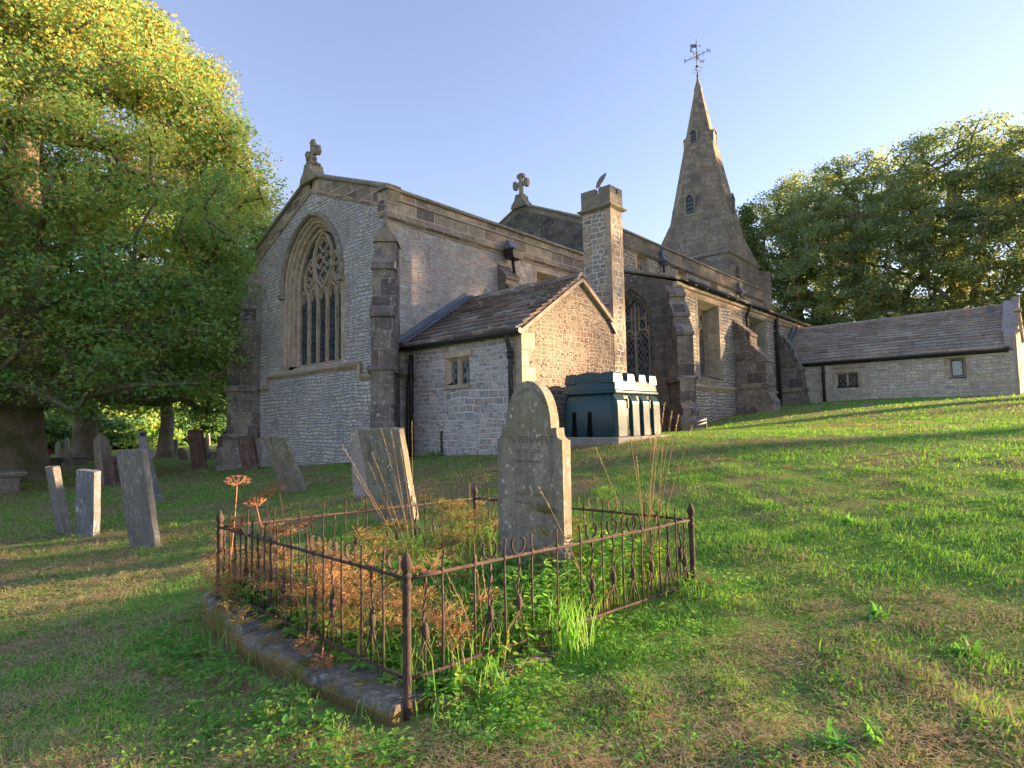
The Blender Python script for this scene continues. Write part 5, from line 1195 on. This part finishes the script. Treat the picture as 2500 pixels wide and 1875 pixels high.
# ---------------------------------------------------------------- grass
VD = math.radians(42.3)
def field(seed, scales, n=10):
    r = np.random.default_rng(seed); W = [(r.normal(size=2)*s, r.uniform(0, 6.28), 1/(1+.15*s)) for s in scales for _ in range(n)]
    def f(x, y):
        o = np.zeros(x.shape); tot = 0
        for w, p, a in W: o += a*np.sin(x*w[0] + y*w[1] + p); tot += a*a
        return o/math.sqrt(tot/2)
    return f
DRY = field(5, (.5, 1.1, 2.3, 4.5)); TUFT = field(6, (2.5, 5, 9)); FINE = field(8, (6, 12, 20))
def outside(x, y):
    k = np.ones(x.shape, bool)
    k &= ~((x > 1.78) & (x < 4.6) & (y > 2.2 + .12*(x < 3.4)) & (y < 5.15))
    k &= ~((x > 1.64) & (x < 2.0) & (y > 2.35) & (y < 5.3))
    k &= ~((x > 8.42) & (y > 11.7) & (y < 20)) & ~((x > 8.94) & (x < 13.1) & (y > 7.85)) & ~((x > 17.6) & (y > 8.84) & (y < 20)) & ~((x > 27.75) & (x < 32.4) & (y > .7))
    k &= ~((x > 9.5) & (x < 11.6) & (y > 5.95) & (y < 7.55))
    return k
def sector(n, r0, r1, half, rng, power=1.0):
    r = np.sqrt(rng.uniform(r0*r0, r1*r1, n)) if power == 1 else r0*(r1/r0)**rng.uniform(0, 1, n)
    a = VD + rng.uniform(-half, half, n); x, y = r*np.cos(a), r*np.sin(a); return x, y
def blades(n, r0, r1, h0, h1_, w, seed, tri, half=R(56), dryb=0.0):
    rng = np.random.default_rng(seed); x, y = sector(n, r0, r1, half, rng); k = outside(x, y)
    tf = TUFT(x, y); k &= rng.uniform(0, 1, n) < np.clip(.86 + .16*tf, .45, 1); x, y = x[k], y[k]; n = len(x); tf = tf[k]; z = H(x, y)
    right = x*.673 - y*.74                                  # greener towards the upper lawn on the right
    dr = DRY(x, y) - .12*right + .25 + dryb; isdry = rng.uniform(0, 1, n) < np.clip(.30 + .36*dr, .03, .92)
    hgt = rng.uniform(h0, h1_, n)*np.clip(1 + .25*tf, .6, 1.5)*np.where(isdry, .8, 1.0)
    a = rng.uniform(0, 6.28, n); lean = rng.uniform(.1, .95, n)*np.where(isdry, 1.5, 1.0); ux, uy = np.cos(a), np.sin(a); b = a + rng.normal(1.57, .5, n); wx, wy = np.cos(b), np.sin(b); ww = w*rng.uniform(.6, 1.4, n)
    B = np.stack([x, y, z - .008], 1); U = np.stack([ux*lean, uy*lean, np.ones(n)], 1); U /= np.linalg.norm(U, axis=1)[:, None]
    Wv = np.stack([wx, wy, np.zeros(n)], 1)*ww[:, None]
    tint = np.where(isdry, rng.uniform(.62, 1, n), np.clip(rng.normal(.27 + .05*FINE(x, y), .13, n), 0, .56))
    T = B + U*hgt[:, None] + np.stack([ux, uy, 0*ux], 1)*(hgt*lean*.5)[:, None] - np.array([0, 0, 1])*(hgt*lean*.25)[:, None]
    if tri:
        V = np.stack([B - Wv, B + Wv, T], 1).reshape(-1, 3); F = np.arange(3*n).reshape(-1, 3); return V, F, np.repeat(tint, 3)
    Mi = B + U*(hgt*.55)[:, None]; V = np.stack([B - Wv, B + Wv, Mi - Wv*.8, Mi + Wv*.8, T], 1).reshape(-1, 3)
    o = np.arange(n)[:, None]*5; F = (o[:, :, None] + np.array([[0, 1, 3], [0, 3, 2], [2, 3, 4]])[None]).reshape(-1, 3)
    return V, F, np.repeat(tint, 5)
def inner():
    rng = np.random.default_rng(77); n = 3600; x = rng.uniform(1.95, 4.4, n); y = rng.uniform(2.35, 4.95, n); z = H(x, y) + .02; hg = rng.uniform(.12, .46, n); a = rng.uniform(0, 6.28, n); ln = rng.uniform(.1, .7, n); u = np.stack([np.cos(a), np.sin(a), 0*a], 1); w = np.stack([-np.sin(a), np.cos(a), 0*a], 1)*.0028
    B = np.stack([x, y, z], 1); Mi = B + u*(hg*ln*.3)[:, None] + np.array([0, 0, 1])*(hg*.6)[:, None]; T = B + u*(hg*ln)[:, None] + np.array([0, 0, 1])*(hg*(1-.25*ln))[:, None]; V = np.stack([B - w, B + w, Mi - w, Mi + w, T], 1).reshape(-1, 3); o = np.arange(n)[:, None]*5
    return V, (o[:, :, None] + np.array([[0, 1, 3], [0, 3, 2], [2, 3, 4]])[None]).reshape(-1, 3), np.repeat(np.where(rng.uniform(0, 1, n) < .3, rng.uniform(.62, .9, n), rng.uniform(.2, .55, n)), 5)
def merge(parts):
    V = []; F = []; T = []; o = 0
    for v, f, t in parts: V.append(v); F.append(f + o); T.append(t); o += len(v)
    return np.vstack(V), np.vstack(F), np.concatenate(T)
V, F, T = merge([blades(150000, .9, 4.2, .018, .065, .0028, 1, False), blades(180000, 4.2, 9, .02, .07, .0048, 2, True), blades(150000, 9, 19, .025, .075, .0095, 3, True), blades(80000, 19, 42, .04, .09, .02, 4, True), inner()])
tag(npmesh('grass', V, F, M['grass'], attrs={'tint': T}), 'patchy mown grass, green with dry brown spots', 'grass', kind='stuff')
def litter(n, r0, r1, L, w, seed):
    rng = np.random.default_rng(seed); x, y = sector(n, r0, r1, R(56), rng); k = outside(x, y); right = x*.673 - y*.74
    k &= rng.uniform(0, 1, n) < np.clip(.25 + .5*DRY(x, y) - .06*right, .02, 1); x, y = x[k], y[k]; n = len(x); z = H(x, y) + rng.uniform(.01, .05, n)
    a = rng.uniform(0, 6.28, n); l = rng.uniform(.4, 1.5, n)*L; d = np.stack([np.cos(a)*l, np.sin(a)*l, rng.normal(0, .18, n)*l], 1); wv = np.stack([-np.sin(a), np.cos(a), 0*a], 1)*w; c = np.stack([x, y, z], 1)
    V = np.stack([c - d/2 - wv, c - d/2 + wv, c + d/2], 1).reshape(-1, 3); return V, np.arange(3*n).reshape(-1, 3), np.repeat(rng.uniform(.64, 1, n), 3)
def hay(seed, k):
    rng = np.random.default_rng(seed); cx, cy = sector(k, 2.0, 13, R(50), rng); P = []
    for x0, y0 in zip(cx, cy):
        n = 150; s = rng.uniform(.05, .16); x = x0 + rng.normal(0, s, n); y = y0 + rng.normal(0, s*.8, n); z = H(x, y) + rng.uniform(.01, .06, n)*np.exp(-((x-x0)**2 + (y-y0)**2)/(2*s*s)); a = rng.uniform(0, 6.28, n); l = rng.uniform(.04, .12, n)
        d = np.stack([np.cos(a)*l, np.sin(a)*l, rng.normal(0, .3, n)*l], 1); wv = np.stack([-np.sin(a), np.cos(a), 0*a], 1)*.0022; c = np.stack([x, y, z], 1); ok = outside(x, y); P.append((np.stack([c - d/2 - wv, c - d/2 + wv, c + d/2], 1)[ok], rng.uniform(.66, .92, n)[ok]))
    V = np.vstack([p[0] for p in P]).reshape(-1, 3); return V, np.arange(len(V)).reshape(-1, 3), np.repeat(np.concatenate([p[1] for p in P]), 3)
V, F, T = merge([hay(19, 70), litter(110000, .9, 5, .075, .0019, 11), litter(80000, 5, 12, .11, .0036, 12), litter(36000, 12, 26, .17, .008, 13)])
tag(npmesh('grass_cuttings', V, F, M['grass'], attrs={'tint': T}), 'dry brown grass cuttings strewn over the lawn', 'grass cuttings', kind='stuff')

def leaves6(c, d, up, L, w):
    """folded leaves: base c, direction d, normal up"""
    s = np.cross(d, up); s /= np.maximum(1e-6, np.linalg.norm(s, axis=1))[:, None]; n = len(c); L = L[:, None]; w = w[:, None]
    V = np.stack([c, c + d*L*.35 + s*w + up*w*.25, c + d*L*.7 + s*w*.8 + up*w*.2, c + d*L - up*L*.12, c + d*L*.7 - s*w*.8 + up*w*.2, c + d*L*.35 - s*w + up*w*.25], 1).reshape(-1, 3)
    o = np.arange(n)[:, None]*6; F = (o[:, :, None] + np.array([[0, 1, 2, 3], [0, 3, 4, 5]])[None]).reshape(-1, 4); return V, F
def ground_elder(cx, cy, cz, hgt, size, rng, n3=3):
    """n3 leaflets per stalk"""
    n = len(cx); a0 = rng.uniform(0, 6.28, n); P = []; Dv = []; Up = []; LL = []; W = []; T = []
    tt = rng.uniform(.05, .95, n)
    for k in range(n3):
        a = a0 + (k - (n3-1)/2)*1.25 + rng.normal(0, .2, n); d = np.stack([np.cos(a), np.sin(a), rng.normal(.05, .28, n)], 1); d /= np.linalg.norm(d, axis=1)[:, None]
        up = np.stack([rng.normal(0, .3, n), rng.normal(0, .3, n), np.ones(n)], 1); up -= d*(up*d).sum(1)[:, None]; up /= np.linalg.norm(up, axis=1)[:, None]
        P.append(np.stack([cx, cy, cz + hgt], 1) + d*.008); Dv.append(d); Up.append(up); LL.append(size*rng.uniform(.7, 1.25, n)); W.append(size*rng.uniform(.22, .34, n)); T.append(np.clip(tt + rng.normal(0, .1, n), 0, 1))
    V, F = leaves6(np.vstack(P), np.vstack(Dv), np.vstack(Up), np.concatenate(LL), np.concatenate(W)); return V, F, np.repeat(np.concatenate(T), 6)
rng = np.random.default_rng(31); parts = []
n = 5000; x = rng.uniform(1.92, 4.42, n); y = rng.uniform(2.35, 4.95, n); k = ~((abs(x-3.62) < .1) & (abs(y-3.07) < .38)); x, y = x[k], y[k]
hh = rng.uniform(.03, .28, len(x))*np.clip(.75 + .35*TUFT(x*.5, y*.5), .3, 1.4); parts.append(ground_elder(x, y, H(x, y)+.05, hh, .062, rng))
for px, py, r, m, sz in ((1.55, 2.35, .24, 90, .042), (1.5, 2.9, .26, 110, .045), (1.45, 3.4, .3, 100, .04), (1.55, 3.9, .24, 90, .045), (1.5, 4.4, .3, 110, .05), (1.6, 5.0, .3, 100, .045), (2.2, 5.6, .4, 100, .045), (2.45, 2.2, .24, 90, .042), (2.05, 2.05, .25, 90, .036), (1.25, 3.2, .7, 150, .03), (1.0, 2.6, .6, 120, .03), (2.3, 1.7, .4, 130, .03), (3.4, 1.9, .4, 110, .035), (4.3, 1.9, .3, 80, .04), (2.9, 1.2, .6, 120, .028), (9.5, 9.5, .6, 120, .06), (8.9, 10.5, .3, 120, .05)):
    a = rng.uniform(0, 6.28, m); q = r*np.sqrt(rng.uniform(0, 1, m)); x = px + q*np.cos(a); y = py + q*np.sin(a); k = outside(x, y); x, y = x[k], y[k]; parts.append(ground_elder(x, y, H(x, y), rng.uniform(.01, .10, len(x)), sz, rng))
for r0, r1, m, sz in ((.9, 3, 2600, .02), (3, 7, 3200, .028), (7, 14, 2200, .045)):
    x, y = sector(m, r0, r1, R(56), rng); k = outside(x, y) & (FINE(x*.3, y*.3) > -.2); x, y = x[k], y[k]; parts.append(ground_elder(x, y, H(x, y), rng.uniform(.01, .05, len(x)), sz, rng))
V, F, T = merge(parts); tag(npmesh('ground_elder', V, F, M['weeds'], attrs={'tint': T}), 'leafy green ground elder filling the railed grave and its edges', 'weeds', kind='stuff')
# feathery brown seed heads
rng = np.random.default_rng(37); Pv = []; Tv = []; Sv = []; St = []
spots = [(3.2+rng.normal(0, .6), 4.3+rng.normal(0, .3)) for _ in range(13)] + [(2.15+rng.normal(0, .1), rng.uniform(3.1, 4.95)) for _ in range(27)] + [(1.95+rng.normal(0, .08), rng.uniform(4.5, 5.1)) for _ in range(9)] + [(rng.uniform(2.1, 4.3), rng.uniform(2.5, 4.8)) for _ in range(6)] + [(rng.uniform(2.05, 3.2), rng.uniform(2.6, 3.3)) for _ in range(5)]
for x, y in spots:
    z0 = h1(x, y); ht = rng.uniform(.3, .68); ln = rng.normal(0, .12, 2); tip = np.array([x + ln[0], y + ln[1], z0 + ht]); b0 = np.array([x, y, z0]); tone = rng.uniform(.35, 1) if x < 2.35 else rng.uniform(0, .5)
    for c in range(rng.integers(4, 9)):
        f = rng.uniform(.4, 1); node = b0 + (tip-b0)*f; head = node + np.array([rng.normal(0, .09), rng.normal(0, .09), rng.uniform(.04, .14)]); Sv.append((node, head)); r = rng.uniform(.03, .07); m = 64
        q = rng.normal(size=(m, 3))*np.array([r, r, r*.3]); Pv.append(head + q); Tv.append(np.clip(tone + rng.normal(0, .15, m), 0, 1)); St.append(tone)
        for e in q[::3]: Sv.append((node + (head-node)*.6, head + e)); St.append(tone)
    Sv.append((b0, tip)); St.append(tone)
V1, F1 = leafquads(np.vstack(Pv), .3, .0055, rng, .7); T1 = np.repeat(np.concatenate(Tv), 4)
A_ = np.array([s[0] for s in Sv]); B2 = np.array([s[1] for s in Sv]); dd = B2 - A_; sd = np.cross(dd, np.array([.6, .6, .3])); sd /= np.maximum(1e-9, np.linalg.norm(sd, axis=1))[:, None]; sd *= .0016
V2 = np.stack([A_ - sd, A_ + sd, B2 + sd*.6, B2 - sd*.6], 1).reshape(-1, 3); F2 = np.arange(len(V2)).reshape(-1, 4); T2 = np.repeat(np.array(St), 4)
V, F, T = merge([(V1, F1, T1), (V2, F2, T2)]); tag(npmesh('dried_seedheads', V, F, M['dried'], attrs={'tint': T}), 'feathery brown dried seedheads crowding inside the railing', 'dried weeds', kind='stuff')

# ---------------------------------------------------------------- single plants
def umbel(base, head, size, label, droop=0):
    base = np.array(base, float); head = np.array(head, float); root = empty('dried_hogweed', base, label, 'dried plant', 'dried hogweed stalks at the railing'); m = MB()
    mid = (base+head)/2 + np.array([random.uniform(-.04, .04), random.uniform(-.04, .04), .03 + .1*droop]); P = [tuple(base + (mid-base)*t*(2-t)*1 if False else (base*(1-t)**2 + 2*mid*t*(1-t) + head*t*t)) for t in np.linspace(0, 1, 9)]
    m.tube(P, [.006, .0058, .0055, .005, .0048, .0045, .0042, .004, .0038], 6); m.build('stem', M['umbel'], root, uv=False)
    ax_ = Vector(P[-1]) - Vector(P[-2]); ax_.normalize(); u = ax_.orthogonal().normalized(); v = ax_.cross(u); h = Vector(head); m = MB(); nr = 18
    for k in range(nr):
        r = size*(.35 + .65*math.sqrt((k+.5)/nr)); a = k*2.4; top = h + (u*math.cos(a) + v*math.sin(a))*r + ax_*size*(.62 - .3*(r/size)**2)
        m.tube([h, h + (top-h)*.5 + (u*math.cos(a) + v*math.sin(a))*r*.16, top], .0017, 4)
        for j in range(9):
            q = (u*random.uniform(-1, 1) + v*random.uniform(-1, 1))*size*.15 + ax_*size*random.uniform(.06, .13); m.tube([top, top + q], .001, 3, cap=False); e = top + q
            m.add([e - u*.006, e + v*.0055, e + u*.006, e - v*.0055], [(0, 1, 2, 3)]); m.add([e - ax_*.004 - u*.003, e + ax_*.004, e + v*.004], [(0, 1, 2)])
    m.build('flower_head', M['umbel'], root, uv=False)
for b0, hd, sz, lb, dr in [
    ((2.12, 4.0, .2), (2.1, 4.29, 1.12), .085, 'tallest dried hogweed stalk with flat head above the left rail', 0),
    ((2.15, 4.3, .2), (2.1, 4.67, .98), .09, 'dried hogweed with wide open head left of the tallest one', 0),
    ((2.1, 4.1, .2), (2.1, 4.5, 1.06), .07, 'dried hogweed head tilted away just behind the tallest one', 0),
    ((2.08, 3.95, .35), (1.92, 4.55, .86), .075, 'dried hogweed on a long slanting stem poking out left through the bars', .3),
    ((2.1, 4.0, .2), (2.1, 4.22, .83), .08, 'broad dried hogweed head at rail height', 0),
    ((2.15, 3.8, .2), (2.1, 3.9, .90), .07, 'small dried hogweed head just above the left rail middle', 0),
    ((2.1, 3.7, .35), (1.80, 3.32, .34), .07, 'dried hogweed head hanging low over the kerb', .5),
    ((2.1, 3.6, .3), (1.82, 3.18, .26), .065, 'lowest drooping dried hogweed head on the kerb', .5),
    ((1.98, 4.95, .2), (1.98, 4.75, 1.15), .10, 'dull brown hogweed head by the left back post', 0)]: umbel(b0, hd, sz, lb, dr)

def straw_clump(loc, tips, label, extra=0, green=0):
    L = Vector((loc[0], loc[1], h1(loc[0], loc[1]))); root = empty('tall_grass_clump', L, label, 'tall grass', 'tall dry grass clumps'); m = MB(); s = MB()
    for t in tips:
        t = Vector(t); b = L + Vector((random.uniform(-.05, .05), random.uniform(-.05, .05), 0)); mid = (b+t)/2 + Vector((0, 0, .06)); P = [b*(1-q)**2 + mid*2*q*(1-q) + t*q*q for q in np.linspace(0, 1, 9)]
        m.tube(P, [.0026]*5 + [.0022, .002, .0018, .0015], 4)
        d = (P[-1]-P[-3]).normalized()
        for k in range(26):
            p = t - d*.17*(k/26) ; q = Vector((random.gauss(0, 1), random.gauss(0, 1), random.gauss(0, 1))).normalized(); w_ = (d*.8 + q*.45).normalized()*.016; c = d.cross(q).normalized()*.0032
            s.add([p, p + w_*.5 + c, p + w_, p + w_*.5 - c], [(0, 1, 2, 3)])
    for k in range(extra):
        a = random.uniform(0, 6.28); ln = random.uniform(.2, .5); P = [L + Vector((math.cos(a)*ln*q*q*.6, math.sin(a)*ln*q*q*.6, ln*1.2*q*(1-.35*q))) for q in np.linspace(0, 1, 5)]
        m.loft([[p + Vector((-math.sin(a), math.cos(a), 0))*.0028*(1-.8*i/4), p - Vector((-math.sin(a), math.cos(a), 0))*.0028*(1-.8*i/4)] for i, p in enumerate(P)], False)
    o = m.build('stalks', M['straw'], root, uv=False); me = o.data; at = me.attributes.new('tint', 'FLOAT', 'POINT'); at.data.foreach_set('value', np.repeat(RNG.uniform(0, 1, len(me.vertices)//4 + 1), 4)[:len(me.vertices)].astype(np.float32))
    o = s.build('seed_spikes', M['straw'], root, uv=False); me = o.data; at = me.attributes.new('tint', 'FLOAT', 'POINT'); at.data.foreach_set('value', RNG.uniform(.4, 1, len(me.vertices)).astype(np.float32))
straw_clump((4.28, 2.45), [(4.30, 2.26, 1.74), (4.34, 2.22, 1.67), (4.23, 2.35, 1.53), (4.10, 2.49, 1.64), (3.94, 2.69, 1.39), (4.46, 2.11, 1.55), (4.38, 2.18, 1.65), (4.2, 2.3, 1.45), (4.32, 2.3, 1.4), (4.4, 2.4, 1.5), (4.25, 2.5, 1.3), (4.35, 2.35, 1.6)], 'tall golden grass stalks rising at the right end of the railing', 70)
straw_clump((3.42, 4.35), [(2.95, 4.82, 1.43), (3.14, 4.61, 1.35), (3.19, 4.54, 1.57), (3.25, 4.47, 1.55), (3.38, 4.33, 1.63), (3.1, 4.6, 1.25), (3.3, 4.4, 1.4), (3.0, 4.7, 1.2)], 'tall dry grass stalks leaning left in front of the square-topped headstone', 45)
straw_clump((3.80, 3.95), [(3.76, 3.97, 1.06), (3.9, 3.9, .8)], 'single straight orange stalk left of the carved headstone', 8)
straw_clump((3.40, 2.30), [(3.03, 2.53, 1.17), (3.3, 2.5, .7)], 'one long bent stalk crossing the carved headstone', 8)
straw_clump((2.55, 2.55), [(2.5, 2.6, .82), (2.65, 2.7, .75), (2.4, 2.75, .7)], 'short pale stalks near the front corner post', 14)

def tuft(loc, n, hmax, label, w=.0042, name='grass_tuft', wide=.07, arch_=.5, mat='weeds', cat='grass tuft', group='green grass tufts'):
    L = Vector((loc[0], loc[1], h1(loc[0], loc[1]) - .01)); m = MB(); tin = []
    for k in range(n):
        a = random.uniform(0, 6.28); ln = hmax*random.uniform(.45, 1.1); b = L + Vector((random.gauss(0, wide), random.gauss(0, wide), 0)); sp = random.uniform(.1, arch_)
        P = [b + Vector((math.cos(a)*ln*sp*q*q, math.sin(a)*ln*sp*q*q, ln*(q - .45*sp*1.6*q*q*q))) for q in np.linspace(0, 1, 6)]; sv = Vector((-math.sin(a), math.cos(a), 0)); ww = w*random.uniform(.7, 1.3)
        prof = [.7, 1, 1, .85, .55, .05]; m.loft([[p + sv*ww*e, p + Vector((0, 0, -.15*ww)), p - sv*ww*e] for p, e in zip(P, prof)], False); tin += [random.uniform(0, .45) if cat == 'dock plant' else random.uniform(.25, 1)]*18
    o = m.build(name, M[mat], None, L, uv=False); at = o.data.attributes.new('tint', 'FLOAT', 'POINT'); at.data.foreach_set('value', np.array(tin, dtype=np.float32)); tag(o, label, cat, group)
tuft((2.98, 2.28), 110, .46, 'tall fresh green grass tuft in front of the right-hand rail', wide=.075)
tuft((2.30, 2.28), 40, .22, 'small green grass tuft right of the front corner post', wide=.06)
tuft((2.42, 5.45), 40, .2, 'grass tuft by the back left end of the kerb', wide=.1)
tuft((1.72, 4.3), 26, .24, 'thin dark grass blades leaning on the kerb side', wide=.07)
tuft((1.55, 3.0), 30, .16, 'low grass tuft against the front part of the kerb', wide=.1)
tuft((4.2, 2.0), 40, .14, 'short tuft under the right end of the rail', wide=.1)
tuft((2.64, 9.3), 40, .16, 'tuft at the foot of the tall grey headstone', wide=.12)
def dock(loc, n, L_, label): tuft(loc, n, L_, label, w=.014, name='dock_plant', wide=.03, arch_=1.3, cat='dock plant', group='broad-leaved docks in the lawn')
for i, (x, y, n_, h_, lb) in enumerate([(1.66, 2.7, 34, .13, 'low grass tuft against the kerb close to the front post'), (1.6, 3.25, 36, .15, 'grass tuft against the kerb, next one behind the front tuft'), (1.62, 3.85, 34, .16, 'grass tuft at the middle of the kerb'), (1.72, 4.75, 34, .16, 'grass tuft against the back part of the kerb'), (2.0, 2.2, 30, .13, 'tuft wrapped round the foot of the front corner post')]): tuft((x, y), n_, h_, lb, wide=.11)
dock((4.39, .86), 16, .17, 'broad-leaved dock clump in the middle of the right lawn'); dock((2.80, .74), 14, .16, 'largest long-leaved dock at the bottom right'); dock((2.98, .62), 10, .14, 'dock touching the largest one on its right')
dock((6.34, 1.49), 8, .16, 'small dock farthest up the right lawn'); dock((4.11, .41), 12, .15, 'dock clump nearest the right edge'); dock((3.7, 1.0), 8, .16, 'dock beside dry cuttings below the middle clump')
# ================================================================ LIGHT, SKY, CAMERA
wd = bpy.data.worlds.new('World'); SC.world = wd; wd.use_nodes = True; nt = wd.node_tree; nt.nodes.clear()
sky = nt.nodes.new('ShaderNodeTexSky'); sky.sky_type = 'NISHITA'; sky.sun_disc = False; sky.sun_elevation = R(SUN_EL); sky.sun_rotation = R(90 - SUN_AZ); sky.altitude = 200; sky.air_density = 1.2; sky.dust_density = .4; sky.ozone_density = 4.5
bg = nt.nodes.new('ShaderNodeBackground'); bg.inputs[1].default_value = .074; ow_ = nt.nodes.new('ShaderNodeOutputWorld'); tn = nt.nodes.new('ShaderNodeMix'); tn.data_type = 'RGBA'; tn.blend_type = 'MULTIPLY'; tn.inputs[0].default_value = 1; tn.inputs[7].default_value = (1.34, .95, .97, 1); nt.links.new(sky.outputs[0], tn.inputs[6]); hs = nt.nodes.new('ShaderNodeHueSaturation'); hs.inputs['Saturation'].default_value = .76; nt.links.new(tn.outputs[2], hs.inputs['Color']); nt.links.new(hs.outputs[0], bg.inputs[0]); nt.links.new(bg.outputs[0], ow_.inputs[0])
sl_ = bpy.data.lights.new('sun', 'SUN'); sl_.energy = 4.5; sl_.angle = R(1.0); sl_.color = (1, .68, .38); so = bpy.data.objects.new('sun', sl_); COL.objects.link(so); so.rotation_euler = SUND.to_track_quat('Z', 'Y').to_euler(); so.location = (30, -20, 30)
cam = bpy.data.cameras.new('camera'); co = bpy.data.objects.new('camera', cam); COL.objects.link(co); SC.camera = co
yw, pt, rl = R(42.2967), R(3.83235), R(-1.00407)
f_ = Vector((math.cos(yw)*math.cos(pt), math.sin(yw)*math.cos(pt), math.sin(pt))); r_ = Vector((math.sin(yw), -math.cos(yw), 0)); u_ = r_.cross(f_)
r2_, u2_ = r_*math.cos(rl) + u_*math.sin(rl), u_*math.cos(rl) - r_*math.sin(rl)
co.matrix_world = Matrix(((r2_.x, u2_.x, -f_.x, 0), (r2_.y, u2_.y, -f_.y, 0), (r2_.z, u2_.z, -f_.z, 1.6), (0, 0, 0, 1)))
cam.sensor_width = 36; cam.sensor_fit = 'HORIZONTAL'; cam.lens = 36*1430.907/2500; cam.clip_start = .05; cam.clip_end = 3000
EXPO = 2.58
SC.view_settings.view_transform = 'Standard'; SC.view_settings.look = 'None'; SC.view_settings.exposure = EXPO if 'EXPO' in globals() else 0.0; SC.view_settings.gamma = 1.0; SC.view_settings.use_curve_mapping = False
SC.cycles.use_denoising = True; SC.cycles.max_bounces = 8; SC.cycles.diffuse_bounces = 5; SC.cycles.glossy_bounces = 2; SC.cycles.transmission_bounces = 5; SC.cycles.transparent_max_bounces = 4; SC.cycles.use_adaptive_sampling = True; SC.cycles.adaptive_threshold = .02
for o in SC.objects:
    if '_l' in o: del o['_l']
